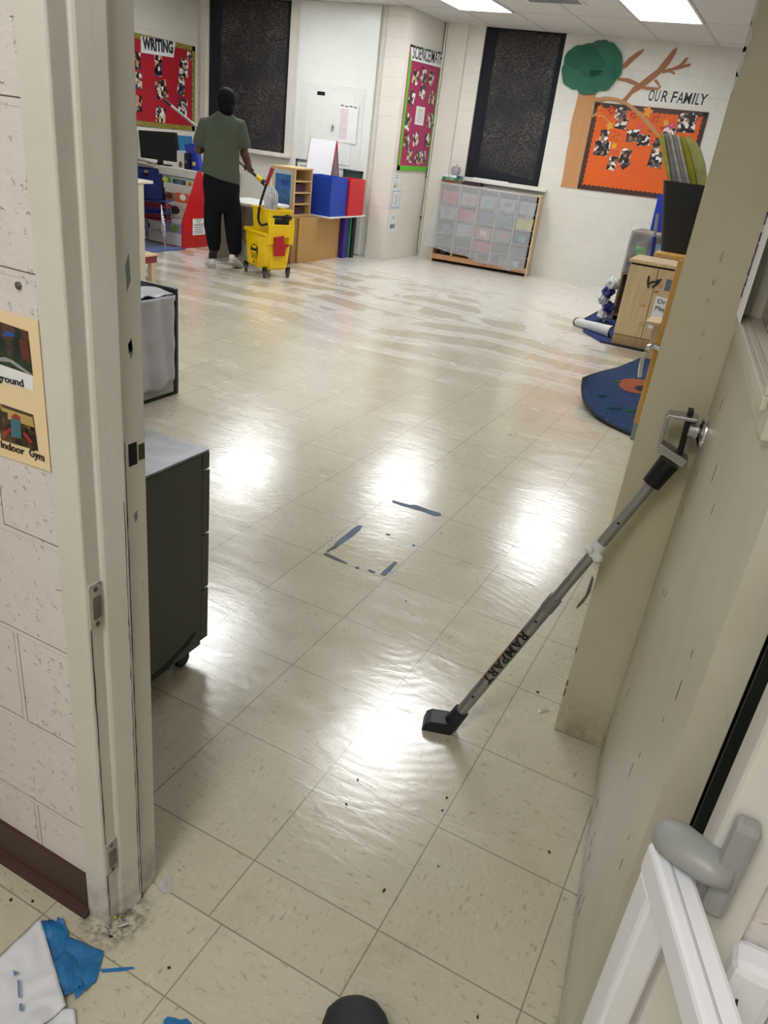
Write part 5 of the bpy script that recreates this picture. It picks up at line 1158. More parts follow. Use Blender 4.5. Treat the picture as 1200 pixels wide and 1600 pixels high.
# socks and shoes
def shoe(an, yaw, pitch, lab_side):
    Mx = Matrix.Translation(Vector((an.x, an.y, 0))) @ Matrix.Rotation(math.atan2(PV.y, PV.x) + yaw, 4, 'Z') @ Matrix.Rotation(pitch, 4, 'Y')
    lift = .19 * math.sin(max(0, pitch))
    M2 = Matrix.Translation((0, 0, lift * .55)) @ Mx
    def tr(c): return M2 @ Vector(c)
    bm = B(); secs = [(-.085, .022, .034, .075, .030), (-.07, .034, .060, .098, .012), (-.03, .040, .068, .105, .0), (.03, .042, .052, .080, .0), (.09, .047, .040, .060, .0), (.14, .046, .032, .048, .002), (.18, .034, .022, .034, .006), (.195, .016, .012, .024, .012)]
    rings = []
    for x_, w_, h_, top, bot in secs:
        rings.append([tr((x_, w_ * math.cos(2 * PI * k / 20), bot + .008 + (top - bot - .008) * (.5 + .5 * math.sin(2 * PI * k / 20)))) for k in range(20)])
    loft(bm, rings); sh_ = obj('sneaker', bm, P('white_sneaker', (206, 204, 198), .55, var=.08), pe, smooth='all')
    bm = B(); rings = []
    for x_, w_, *_ in secs: rings.append([tr((x_, (w_ + .004) * math.cos(2 * PI * k / 16), .009 + .013 * math.sin(2 * PI * k / 16))) for k in range(16)])
    loft(bm, rings); obj('sole', bm, P('sneaker_sole', (176, 172, 162), .6, var=.15), sh_, smooth='all')
    bm = B(); tube(bm, [tr((-.055, 0, .085)), tr((-.04, 0, .14)) , ], [.040, .036], 14); obj('sock', bm, P('black_sock', (14, 14, 16), .9), pe)
    return sh_
shoe(pp(331, 404), .15, 0.04, 'l'); shoe(pp(365, 410), -.55, .38, 'r')

# ================================================================== MOP
mp = thing('mop', 'long handled string mop held over the yellow bucket', 'mop', (MH1.x, MH1.y, .5))
bm = B(); tube(bm, [MH0 + HD * .06, MH1 - HD * .10], .0125, 14); obj('handle', bm, P('mop_handle_grey', (146, 140, 134), .35, .3), mp, smooth=True)
bm = B(); tube(bm, [MH0 - HD * .02, MH0 + HD * .07], .0155, 12); obj('end_grip', bm, M_black, mp)
bm = B(); tube(bm, [gR - HD * .07, MH1 - HD * .08], .014, 12); obj('lower_sleeve', bm, M_black, mp)
bm = B(); tube(bm, [MH1 - HD * .085, MH1 - HD * .015], [.022, .024], 14); obj('yellow_collar', bm, P('mop_yellow', (232, 204, 40), .4), mp)
bm = B(); tube(bm, [MH1 - HD * .016, MH1 + HD * .05], [.026, .03], 14); obj('clamp', bm, P('navy_plastic', (24, 28, 46), .4), mp)
E1 = MH1 + HD * .04
mt = bk_.location.copy() if False else None
BT = ROOTM[bk_.name] @ Vector((.02, 0, .60))
bm = B(); r_ = random.Random(3)
for k in range(64):
    a = r_.uniform(0, 2 * PI); q_ = r_.uniform(.2, 1); side = PR * math.cos(a) * .05 * q_ + PV * math.sin(a) * .035 * q_
    top = E1 + HD * r_.uniform(-.015, .03) + side * .55 + Z * .01
    bot = BT + side * 1.25 + Z * r_.uniform(-.05, .02)
    mid = (top * .5 + bot * .5) + side * .5 + PR * .012 + Z * .04
    tube(bm, smooth_path([top, mid, bot], 4), .0055, 5)
o = obj('mop_strands', bm, P('grey_mop_yarn', (172, 170, 172), .9, var=.2, vscale=40), mp, smooth='all'); o['kind'] = 'stuff'
bm = B(); a_, b_ = pp(420, 286, .12), pp(428, 297, .12); tube(bm, [a_, b_], .010, 8); tube(bm, [E1 + Z * .012, a_], .008, 8); obj('clamp_bar', bm, P('mop_yellow', (232, 204, 40), .4), mp)

# ================================================================== GREY BIN and FILING CABINET on the left
XB = -2.165
gb = thing('draped_shelf', 'grey low shelf on its side covered with grey plastic, navy back edge', 'shelf', (-2.4, 2.0, 0))
y1 = 2.262; M_bar = P('navy_edge', (44, 50, 62), .35)
obj('body', bxx(XB - .42, XB, 1.0, y1 - .03, .015, .545, .006), P('warm_grey_panel', (150, 146, 138), .5), gb)
bm = B(); box(bm, XB - .44, XB + .012, y1 - .028, y1, .0, .585); o = obj('navy_panel', bm, M_bar, gb, bevel=.012)
obj('bottom_strip', bxx(XB - .42, XB + .004, 1.0, y1 - .03, .0, .014), M_black, gb)
obj('top_rail', bxx(XB - .30, XB - .05, 1.0, y1 - .03, .547, .552), P('pale_rail', (206, 206, 204), .4), gb)
def f(u, v_):
    y_ = 1.05 + (y1 - .045 - 1.05) * u; zb_ = .075 + .012 * math.sin(u * 40) + .02 * math.sin(u * 13)
    z_ = zb_ + (.555 - zb_) * v_; return Vector((XB + .008 + .007 * abs(math.sin(u * 26 + v_ * 1.5)) + .006 * math.sin(v_ * 9 + u * 7) ** 2 + .012 * (v_ > .93), y_, z_))
bm = B(); grid(bm, f, 90, 24, .001); o = obj('plastic_cover', bm, P('grey_plastic_cover', (164, 164, 170), .3, var=.04), gb, smooth='all')
def f(u, v_): return Vector((XB + .016 - .19 * v_, 1.05 + (y1 - .045 - 1.05) * u, .557 + .006 * math.sin(u * 55 + v_ * 5) + .010 * math.sin(u * 17) ** 2))
bm = B(); grid(bm, f, 90, 8, .001); obj('plastic_fold', bm, P('grey_plastic_cover', (164, 164, 170), .3), gb, smooth='all')

fy0, fy1, fx1, fz = -.135, .500, -.535, .66
fcab = thing('filing_cabinet', 'dark green-grey metal drawer cabinet just inside the door', 'filing cabinet', (-.75, .18, 0))
M_fc = P('dark_green_grey_enamel', (66, 70, 64), .4, .1, .05)
obj('body', bxx(fx1 - .40, fx1, fy0, fy1 - .028, .055, fz - .008, .003), M_fc, fcab)
t = NT('dusty_top'); n = t.noise(t.coord(), 7, 5, .6, .8)
t.l(t.ramp(n, [(.36, srgb(58, 60, 58)), (.46, srgb(100, 103, 104)), (.62, srgb(132, 137, 144))]), t.b.inputs['Base Color']); t.b.inputs['Roughness'].default_value = .3
obj('dusty_top', bxx(fx1 - .40, fx1, fy0, fy1, fz - .007, fz, .002), t.m, fcab)
zs_ = [fz - .055, fz - .245, fz - .42, .065]
obj('front_rail', bxx(fx1 - .40, fx1, fy1 - .027, fy1, fz - .052, fz - .008, .001), M_fc, fcab)
for k in range(3):
    d = obj('drawer', bxx(fx1 - .395, fx1 - .001, fy1 - .027, fy1 + .004, zs_[k + 1] + .003, zs_[k] - .003, .002), M_fc, fcab)
    obj('handle', bxx(fx1 - .26, fx1 - .14, fy1 + .004, fy1 + .02, zs_[k] - .05, zs_[k] - .035, .003), M_alu, d)
for (x_, y_) in ((fx1 - .03, fy1 - .08), (fx1 - .37, fy1 - .08), (fx1 - .03, fy0 + .06), (fx1 - .37, fy0 + .06)):
    bm = B(); lathe(bm, [(.008, -.012), (.024, -.012), (.027, 0), (.024, .012), (.008, .012)], (x_, y_, .0272), X, 18); obj('caster', bm, M_black, fcab, smooth=True)
bm = B(); pts = [Vector((fx1 + .0006, y_, z_)) for y_, z_ in ((.10, .0555), (.17, .066), (.24, .072), (.33, .080), (.40, .098), (.44, .115), (.452, .110), (.42, .088), (.36, .070), (.34, .0555))]
prism(bm, pts, X * .0004); obj('edge_shade', bm, P('shade_dark', (34, 36, 34), .8), fcab)  # dark patch painted as the shadow along the arched bottom edge
# support feet down to floor edge
obj('plinth', bxx(fx1 - .38, fx1 - .06, fy0 + .02, fy1 - .12, .0, .056), M_black, fcab)

# ================================================================== DOOR BRACE BAR
bb = thing('door_brace', 'grey telescoping door security bar lettered RAMPART propped against the knob', 'door brace', (.2, .62, 0))
F0 = Vector((.205, .628, .035)); F1 = Vector((.541, .728, .872)); U = (F1 - F0).normalized()
def bp(t_): return F0 + (F1 - F0) * t_
M_tube = P('satin_grey_tube', (150, 152, 150), .3, .65, .04)
bm = B(); tube(bm, [bp(.0), bp(.52)], .0155, 24); lo = obj('lower_tube', bm, M_tube, bb, smooth=True)
bm = B(); tube(bm, [bp(.50), bp(.965)], .0128, 24); obj('upper_tube', bm, M_tube, bb, smooth=True)
bm = B(); tube(bm, [bp(.48), bp(.525)], .0172, 24); obj('joint_collar', bm, P('dull_grey', (128, 130, 128), .4, .4), bb, smooth=True)
bm = B(); tube(bm, [bp(.925), bp(.995)], [.021, .024], 20); obj('black_socket', bm, M_black, bb, smooth=True)
# lettering on the tube, wrapped
view = (CAM - bp(.25)).normalized(); side = U.cross(view).normalized(); nn_ = side.cross(U)
tb_ = text_bm('RAMPART', 1.0, .035, 0.0, space=1.15); [bmesh.ops.bisect_plane(tb_, geom=tb_.verts[:] + tb_.edges[:] + tb_.faces[:], plane_co=(0, .07 * k_, 0), plane_no=(0, 1, 0)) for k_ in range(0, 11)]
xs = [v_.co.x for v_ in tb_.verts]; x0_, x1_ = min(xs), max(xs); La = (F1 - F0).length
for v_ in tb_.verts:
    tt = (v_.co.x - x0_) / (x1_ - x0_); h_ = (v_.co.y / .7 - .5) * 2.5
    ctr_ = F0 + U * (La * (.39 - .205 * tt)); v_.co = ctr_ + (nn_ * math.cos(h_ * .62) + side * (-math.sin(h_ * .62)) * -1) * .01605
obj('lettering', tb_, M_ink, lo)
bm = B()
for zz in (.72,):
    pts = [F0 + U * (La * .40) + (nn_ * math.cos(.95) + side * math.sin(-.95)) * .0157, F0 + U * (La * .175) + (nn_ * math.cos(.95) + side * math.sin(-.95)) * .0157]
    tube(bm, pts, .0012, 6)
obj('orange_stripe', bm, P('orange_ink', (176, 84, 40), .5), lo)
for t_, r_ in ((.80, .0132), (.44, .0158), (.12, .0158)):
    bm = B(); lathe(bm, [(.0035, 0), (.0035, .0008)], bp(t_) + nn_ * r_, nn_, 10); obj('button_hole', bm, M_black, lo)
# foot
bm = B(); tube(bm, [bp(.045), bp(-.02)], [.021, .023], 18); obj('foot_socket', bm, P('black_rubber', (26, 28, 34), .5), bb, smooth=True)
bm = B(); q0 = fl(660, 1132); q1 = fl(700, 1140); fxd = (q1 - q0).normalized(); fyd = Vector((-fxd.y, fxd.x, 0)); base = q0
pts = [(0, 0), (.078, 0), (.088, .022), (.084, .034), (.060, .036), (.020, .034), (.006, .024)]
prism(bm, [base + fxd * a + Z * b - fyd * .022 for a, b in pts], fyd * .055); obj('rubber_foot', bm, P('black_rubber', (26, 28, 34), .5), bb)
# loose white tape blob round the upper tube
bm = B(); 
for k in range(5): tube(bm, [bp(.685 + .008 * k), bp(.695 + .008 * k)], .016 + .0015 * (k % 2), 14)
ell(bm, bp(.70) - side * .012 + nn_ * .012, (.012, .014, .012)); ell(bm, bp(.692) + side * .014 + nn_ * .010, (.013, .010, .013)); tube(bm, [bp(.68) + side * .016, bp(.66) + side * .03], [.008, .004], 8)
obj('tape_wrap', bm, P('white_tape', (214, 214, 212), .5), bb)
# yoke round the knob
yk = bp(.99); kdir = DN
bm = B(); ya_ = on(1036, 708, yk, nn_); 
sL = dr(DL - .060, .018, .905); P_ = [dr(DL - .060, .078, .995), dr(DL - .060, .010, .985)]
a1 = dr(DL - .062, .082, .900); a2 = dr(DL - .062, .082, .975); a3 = dr(DL - .062, .022, .978); a4 = dr(DL - .062, .020, .880)
wv_ = DX * .022
def bar(bm, p, q, t1, w1_):
    d = (q - p).normalized(); n_ = d.cross(w1_).normalized() * t1
    v = [bm.verts.new(x_) for x_ in (p - w1_ - n_, p + w1_ - n_, p + w1_ + n_, p - w1_ + n_, q - w1_ - n_, q + w1_ - n_, q + w1_ + n_, q - w1_ + n_)]
    for f_ in ((0, 1, 2, 3), (7, 6, 5, 4), (0, 4, 5, 1), (1, 5, 6, 2), (2, 6, 7, 3), (3, 7, 4, 0)): bm.faces.new([v[i_] for i_ in f_])
bar(bm, a2, a1, .004, wv_); bar(bm, a2 + Z * .0, a3, .004, wv_); bar(bm, a1 + Z * .004, a4, .009, wv_)
obj('yoke', bm, M_alu, bb, bevel=.002)
bm = B(); bar(bm, dr(DL - .062, .040, .995), dr(DL - .062, .036, .885), .006, DX * .012); obj('yoke_pad', bm, M_black, bb, bevel=.002)

# ================================================================== PLAY CENTRE (right back)
M_play = wood_mat('play_cabinet_wood', (212, 186, 140))
pc_ = thing('play_cabinet', 'pale wooden two-door play cabinet with a Dramatic Play Center sign', 'cabinet', (-.2, 6.3, 0)); yf = 6.055
obj('carcass', bxx(-.515, .08, yf + .02, yf + .42, .012, .69), M_play, pc_); obj('worktop', bxx(-.53, .095, yf - .012, yf + .435, .705, .735, .005), M_play, pc_)
obj('plinth', bxx(-.515, .08, yf + .002, yf + .02, .012, .095), wood_mat('plinth_wood', (176, 144, 100)), pc_); obj('shadow_rail', bxx(-.51, .075, yf + .01, yf + .03, .69, .705), P('dark_gap', (30, 24, 20), .8), pc_)
d1 = obj('door', bxx(-.515, -.277, yf, yf + .018, .10, .688, .002), M_play, pc_); d2 = obj('door', bxx(-.272, .08, yf, yf + .018, .10, .688, .002), M_play, pc_)
bm = B()
for pts in ([(1014, 431), (1012, 440), (1013, 450)], [(1012, 444), (1020, 440), (1029, 443)], [(1033, 436), (1027, 443), (1019, 449)], [(1029, 437), (1024, 441)]): tube(bm, [aty(a, b, yf - .008) for a, b in pts], .007, 8)
o = obj('door_tie', bm, P('black_strap', (20, 22, 34), .6)); tag(o, 'knotted black strap tying the play cabinet doors shut', 'strap')
bm = B(); tube(bm, [aty(1023, 457, yf - .003), aty(1028, 455, yf - .003)], .004, 6); obj('strap_mark', bm, M_ink, d1)
for i, (px, py, w_, h_) in enumerate(((1005, 478, .03, .02), (1002, 507, .03, .028), (1022, 443, .05, .035), (993, 424, .02, .004), (1032, 447, .03, .03))):
    q_ = aty(px, py, yf - .0006); bm = B(); n_ = 9; r_ = random.Random(i + 5); prism(bm, [q_ + Vector((w_ * math.cos(2 * PI * k / n_) * r_.uniform(.6, 1), 0, h_ * math.sin(2 * PI * k / n_) * r_.uniform(.6, 1))) for k in range(n_)], Y * .0005); obj('stain', bm, P('tan_stain', (190, 154, 104), .6), d1 if px < 1015 else d2)
q_ = aty(1048, 447, yf - .001); o = obj('photo', bxx(q_.x - .045, q_.x + .035, yf - .002, yf - .0005, q_.z - .045, q_.z + .05), P('blue_grey_photo', (96, 112, 128), .3, var=.4, vscale=40)); tag(o, 'small blue-grey photo stuck on the right play cabinet door', 'photo')
A_ = aty(1012, 512, yf - .002); B_ = aty(1023, 462, yf - .002); sg = thing('door_sign', 'white Dramatic Play Center sign on the play cabinet door', 'sign', (A_.x + .12, yf, A_.z))
bm = B(); prism(bm, [Vector((A_.x + .0, yf - .002, A_.z)), Vector((A_.x + .28, yf - .002, A_.z)), Vector((A_.x + .28, yf - .002, B_.z)), Vector((A_.x + .0, yf - .002, B_.z))], Y * .001); obj('sheet', bm, M_white, sg)
for s_, l, r_, yp in (('Dramatic', (1027, 473.5), (1068, 482), 0), ('Play Center', (1023, 484), (1074, 495), 0)):
    a_ = aty(*l, yf - .0026); b2_ = Vector((a_.x + (.235 if s_[0] == 'D' else .27), a_.y, a_.z)); obj('lettering', text_between(s_, a_, b2_, -Y, .034, .014, .0004), M_ink, sg)
for k in range(7):
    q_ = aty(1019 + k * 5, 492 + k * 1.1, yf - .0026); q_.z = A_.z + .075; bm = B(); ell(bm, q_ + Z * .02, (.007, .0008, .007), None, 10, 6); tube(bm, [q_ + Z * .012, q_ - Z * .022], .0035, 6); obj('figure_drawing', bm, [M_ink, P('mustard_ink', (170, 140, 60), .6), P('print_dark', (70, 72, 80), .6)][k % 3], sg)

# clear-plastic covered shelf behind it, with toys
rk = thing('covered_shelf', 'brown shelf under clear plastic behind the play cabinet', 'shelf', (-.4, 7.35, 0)); M_rk = wood_mat('grey_brown_wood', (146, 128, 104))
ys = 7.2
obj('side_panel', bxx(-.765, -.745, ys, ys + .38, 0, .875), M_rk, rk); obj('side_panel', bxx(.30, .32, ys, ys + .38, 0, .875), M_rk, rk); obj('back_panel', bxx(-.745, .30, ys + .36, ys + .38, 0, .875), P('dark_hardboard', (66, 58, 52), .8), rk)
for z_ in (.05, .46, .85): obj('shelf', bxx(-.745, .30, ys, ys + .36, z_, z_ + .02), M_rk, rk)
bm = B(); grid(bm, lambda u, v_: Vector((-.77 + .55 * u, ys - .012 - .02 * math.sin(u * 9 + v_ * 6) ** 2, .895 - .42 * v_ + .02 * math.sin(u * 8))), 30, 16, .0008); o = obj('clear_wrap', bm, sheet_mat('clear_wrap', (222, 222, 222), .20, .08), smooth='all'); tag(o, 'crinkled clear plastic wrap over the brown shelf front', 'plastic wrap')
def tub(lab, px0, px1, py0, py1, mat, lid=True):
    a = aty(px0, py1, ys + .06); b = aty(px1, py0, ys + .06); t = thing('toy_tub', lab, 'tub', ((a.x + b.x) / 2, ys + .1, .481))
    h = max(.1, b.z - .481); obj('tub_body', bxx(a.x, b.x, ys + .05, ys + .2, .481, .481 + h * .8, .006), mat, t); obj('lid', bxx(a.x - .006, b.x + .006, ys + .044, ys + .206, .481 + h * .8, .481 + h, .006), mat, t)
tub('bright green lidded tub on the covered shelf', 991, 1010, 386, 404, P('bright_green', (64, 206, 70), .35)); tub('light blue tub right of the green one', 1013, 1034, 383, 404, P('sky_blue_plastic', (50, 120, 200), .35)); tub('purple tub at the right of the covered shelf', 1043, 1054, 396, 404, P('purple_plastic', (92, 60, 120), .4)); tub('teal tub at the right end of the covered shelf', 1056, 1076, 400, 404, P('teal_plastic', (70, 130, 120), .4))
for k in range(5):
    bm = B(); c_ = Vector((-.80 + .035 * math.sin(k * 2.1), 6.98 - .02 * k, .075 + .08 * k)); ell(bm, c_, (.055, .09, .06), None, 26, 18)
    for v_ in bm.verts:
        n_ = noise.noise(v_.co * 22 + Vector((k, 0, 0))) * .028 + noise.noise(v_.co * 55) * .012; v_.co += (v_.co - c_).normalized() * n_
    o = obj('foil_bag', bm, P('foil_violet', (60, 62, 130), .25, .4, .5, 30) if k % 2 else P('crumpled_clear', (206, 208, 210), .25, 0, .3, 30)); tag(o, '%s crumpled %s plastic bag in the heap left of the play cabinet' % (('lowest', 'second lowest', 'middle', 'second highest', 'topmost')[k], ('clear', 'violet')[k % 2]), 'bag', 'plastic bags heaped left of the play cabinet')
# blue tall board, two blue-silver poles
A_, B_, C_, D_ = aty(1016, 370, 7.65), aty(1060, 372, 7.65), aty(1056, 306, 7.65), aty(1029, 303, 7.65)
bm = B(); prism(bm, [Vector((A_.x, 7.65, .0)), Vector((B_.x + .1, 7.65, .0)), Vector((C_.x + .1, 7.65, C_.z)), D_], Y * .02); o = obj('blue_board', bm, P('royal_blue_board', (18, 52, 176), .45)); tag(o, 'tall royal blue board standing against the wall by the orange board', 'board')
for i, ((xa, ya), (xb, yb)) in enumerate((((1027.5, 334), (1018, 404)), ((1045, 340), (1034, 408)))):
    t = thing('folding_pole', ('left', 'right')[i] + ' of the two blue and silver poles standing behind the play cabinet', 'pole', aty(xb, yb, 6.75)); a = aty(xa, ya, 6.75); b = aty(xb, yb, 6.75); b = b + (b - a).normalized() * (b.z / abs((b - a).normalized().z) * .999); m = a.lerp(b, (364 - ya) / (yb - ya) * .42)
    bm = B(); tube(bm, [a, m], .014, 12); obj('silver_end', bm, M_alu, t); bm = B(); tube(bm, [m, b], .019, 12); obj('blue_tube', bm, P('blue_tube', (20, 44, 132), .35), t)

# wooden play stand with black bin of folders, chrome handle
ws = thing('play_stand', 'golden wooden post stand half hidden by the partition edge', 'stand', (.2, 3.6, 0))
obj('post', bxx(.135, .175, 3.52, 3.56, .10, 1.02, .003), M_pine, ws); obj('post', bxx(.62, .66, 3.52, 3.56, 0, 1.02, .003), M_pine, ws); obj('post', bxx(.135, .175, 4.0, 4.04, 0, 1.0, .003), M_pine, ws)
obj('metal_foot', bxx(.138, .172, 3.523, 3.557, .0, .10, .004), P('grey_green_metal', (140, 146, 136), .35, .5), ws)
obj('top_shelf', bxx(-.02, .66, 3.70, 4.08, 1.0, 1.022, .003), M_pine, ws) ; obj('ledge', bxx(.055, .135, 3.50, 3.70, .665, .685, .003), M_maple, ws); obj('ledge_bracket', bxx(.10, .135, 3.53, 3.60, .48, .664), M_maple, ws)
bm = B(); tube(bm, smooth_path([aty(1033, 545, 3.5), aty(1022, 541, 3.5), aty(1012, 545, 3.49), aty(1003, 565, 3.48), aty(999, 589, 3.48)], 6), [.018] * 12 + [.012] * 13, 12); obj('chrome_handle', bm, M_chrome, ws, smooth=True)
wk = thing('folder_bin', 'tall black mesh bin holding folders on the play stand', 'bin', (.03, 3.9, 1.023))
bm = B(); yb_ = 3.9
def sq(cx, hx, hy, z): return rr(cx, yb_, hx, hy, .03, z)
loft(bm, [sq(.075, .085, .07, 1.023), sq(.028, .115, .09, 1.375), sq(.028, .118, .093, 1.385), sq(.028, .108, .083, 1.385), sq(.075, .076, .062, 1.032)]); obj('basket', bm, P('black_mesh', (26, 26, 30), .45, bump=.6, bscale=260), wk, smooth=True)
FO = [('narrow olive folder edge at the left of the black bin', (150, 146, 60), .0, [(1029, 214), (1034, 208), (1038, 212), (1052, 300), (1060, 345), (1054, 345), (1045, 292)]),
      ('dark grey folder, leftmost of the grey ones in the black bin', (128, 122, 122), .012, [(1034, 211), (1043, 207), (1062, 300), (1068, 345), (1058, 345), (1047, 292)]),
      ('pale grey folder, second of the grey ones in the black bin', (172, 166, 160), .024, [(1039, 213), (1049, 206), (1069, 300), (1074, 345), (1064, 345), (1055, 292)]),
      ('mid grey folder, third of the grey ones in the black bin', (146, 140, 138), .036, [(1045, 214), (1055, 208), (1075, 300), (1080, 345), (1070, 345), (1061, 294)]),
      ('light grey folder, rightmost of the grey ones in the black bin', (182, 176, 170), .048, [(1052, 213), (1061, 211), (1081, 300), (1084, 345), (1074, 345), (1067, 294)]),
      ('yellow-olive folder right of the grey ones in the black bin', (150, 142, 26), .062, [(1057, 214), (1067, 211), (1076, 232), (1084, 262), (1090, 300), (1090, 345), (1080, 345), (1074, 296)]),
      ('wide curved pale olive folder at the right of the black bin', (160, 158, 92), .074, [(1064, 211), (1070, 216), (1078, 211), (1080, 217), (1088, 222), (1096, 236), (1102, 256), (1105, 278), (1106, 300), (1096, 345), (1088, 345), (1088, 290), (1082, 258), (1074, 232)])]
for i, (lab, rgb, dy, pl) in enumerate(FO):
    yp = 3.865 + dy; bm = B(); prism(bm, [aty(a_, b_, yp) for a_, b_ in pl], Y * .009)
    o = obj('folder', bm, P('folder_rgb%d' % i, rgb, .55, var=.15, vscale=30), bevel=.002); tag(o, lab, 'folder', 'folders in the black bin')

# ================================================================== RUGS on the right
def rug_mat(name, base, dots):
    t = NT(name); co = t.coord(); n = t.noise(co, 5, 3); c = t.ramp(n, [(.3, srgb(*base)), (.7, srgb(*[min(255, int(v_ * 1.15)) for v_ in base]))])
    vo = t.new('ShaderNodeTexVoronoi'); vo.inputs['Scale'].default_value = 4.2; t.l(co, vo.inputs['Vector'])
    wv = t.noise(t.mapping(co, (6, 6, 6)), 1.0, 1, .5, 2.5)
    sq_ = t.rng(t.math('ABSOLUTE', t.math('SUBTRACT', wv, .5)), .006, .014, 1, 0)
    c = t.mix(t.math('MULTIPLY', sq_, .45), c, srgb(70, 116, 96))
    t.l(c, t.b.inputs['Base Color']); t.b.inputs['Roughness'].default_value = .95; 
    t.l(t.bump(t.noise(co, 320, 2), .3, .003), t.b.inputs['Normal']); return t.m
M_rugA = rug_mat('navy_play_rug', (14, 36, 92), 1); M_rugB = rug_mat('teal_blue_play_rug', (6, 42, 84), 1); M_bind = P('black_binding', (18, 18, 24), .8)
M_back = P('white_rug_backing', (206, 206, 204), .85)
# rug A: under the play cabinet, left front corner rolled over
ra = thing('play_rug', 'navy blue patterned rug under the play cabinet with a rolled-over white corner', 'rug', (-.4, 6.8, 0))
bm = B(); prism(bm, [Vector((-.60, 6.02, .001)), Vector((.9, 6.02, .001)), Vector((.9, 8.6, .001)), Vector((-.93, 8.6, .001)), Vector((-.96, 6.95, .001)), Vector((-.83, 6.30, .001))], Z * .009); obj('pile', bm, M_rugA, ra)
bm = B(); tube(bm, [Vector((-.60, 6.012, .006)), Vector((.9, 6.012, .006))], .010, 8); tube(bm, [Vector((-.965, 6.95, .006)), Vector((-.935, 8.6, .006))], .010, 8); obj('binding', bm, M_bind, ra)
q0, q1 = fl(893, 509), fl(948, 529); axd = (q1 - q0).normalized(); per = Vector((-axd.y, axd.x, 0))
if per.y < 0: per = -per
def f(u, v_):
    th = -PI * .5 + PI * 1.25 * v_; r_ = .055 - .02 * (1 - u); c = q0 + (q1 - q0) * u + per * (.055); return c + per * (-math.cos(th) * r_) + Z * (r_ + math.sin(th) * r_ + .002)
bm = B(); grid(bm, f, 16, 14, .004); obj('rolled_edge', bm, M_back, ra, smooth='all')
bm = B(); tube(bm, [f(0, v_ / 12) - axd * .004 for v_ in range(13)], .006, 8); tube(bm, [f(1, v_ / 12) + axd * .004 for v_ in range(13)], .006, 8); tube(bm, [f(u / 8, 0) for u in range(9)], .006, 8); obj('binding', bm, M_bind, ra)
for i, (px, py, s_, rgb) in enumerate(((957, 487, .09, (168, 40, 60)), (947, 495, .07, (186, 164, 80)), (964, 482, .05, (80, 150, 90)), (935, 505, .06, (70, 110, 190)), (925, 510, .04, (170, 60, 60)))):
    q_ = fl(px, py, .0105); bm = B(); r_ = random.Random(i)
    box(bm, q_.x - s_, q_.x + s_, q_.y - s_ * .25, q_.y + s_ * .25, .0102, .0112); box(bm, q_.x - s_ * .2, q_.x + s_ * .25, q_.y - s_ * .9, q_.y + s_ * .8, .0102, .0112); obj('woven_letter', bm, P('rug_yarn%d' % i, rgb, .95), ra)
# rug B: curled up corner
rb = thing('play_rug', 'teal blue rug with an orange circle, its corner curling up off the floor', 'rug', (.2, 4.6, 0))
cA = Vector((-.335, 4.21, .075)); cB = Vector((-.16, 5.84, .012)); cC = Vector((.135, 3.585, .012)); cD = Vector((1.2, 5.6, .012))
TP = {}
def rf(u, v_):
    a = cA.lerp(cB, u); b = cC.lerp(cD, u); p_ = a.lerp(b, v_)
    bow = .16 * math.sin(PI * u) * (1 - v_); p_ = p_ + Vector((-bow * .25, 0, 0)); bow2 = .16 * math.sin(PI * v_) * (1 - u); p_ = p_ + Vector((-bow2 * .55, -bow2 * .5, 0))
    p_.z = .012 + .10 * max(0, 1 - u * 1.6) ** 1.5 * max(0, 1 - v_ * 1.15) ** 1.4 + .01 * math.sin(u * 6) * (1 - v_)
    return p_
bm = B(); grid(bm, rf, 40, 40, .007); obj('pile', bm, M_rugB, rb, smooth='all')
bm = B(); tube(bm, [rf(k / 30, 0) for k in range(31)], .009, 8); tube(bm, [rf(0, k / 30) for k in range(31)], .009, 8); obj('binding', bm, M_bind, rb)
def on_rug(px, py):
    best = None
    for i in range(61):
        for j in range(61):
            p_ = rf(i / 60, j / 60); d = p_ - CAM; z_ = d.dot(RZ); e_ = (600 + F_PX * d.dot(RX) / z_ - px) ** 2 + (800 + F_PX * d.dot(RY) / z_ - py) ** 2
            if best is None or e_ < best[0]: best = (e_, i / 60, j / 60)
    return best[1], best[2]
u0, v0 = on_rug(998, 605)
def rpatch(u0, v0, ru, rv, off, n_=28): return [rf(min(1, max(0, u0 + ru * math.cos(2 * PI * k / n_))), min(1, max(0, v0 + rv * math.sin(2 * PI * k / n_)))) + Z * off for k in range(n_)]
def rdisc(u0, v0, ru, rv, off, mat, nm):
    bm = B(); c_ = bm.verts.new(rf(u0, v0) + Z * off); rings = []
    for m in (.34, .67, 1.0): rings.append([bm.verts.new(rf(min(1, max(0, u0 + ru * m * math.cos(2 * PI * k / 28))), min(1, max(0, v0 + rv * m * math.sin(2 * PI * k / 28)))) + Z * off) for k in range(28)])
    fs = [bm.faces.new((c_, rings[0][k], rings[0][(k + 1) % 28])) for k in range(28)]
    for a, b in zip(rings, rings[1:]): fs += [bm.faces.new((a[k], b[k], b[(k + 1) % 28], a[(k + 1) % 28])) for k in range(28)]
    obj(nm, bm, mat, rb)
rdisc(u0, v0, .13, .15, .0085, P('rug_orange', (150, 74, 40), .95), 'woven_circle'); rdisc(u0 - .01, v0 + .06, .05, .06, .0095, P('rug_dark', (16, 24, 40), .95), 'woven_figure')
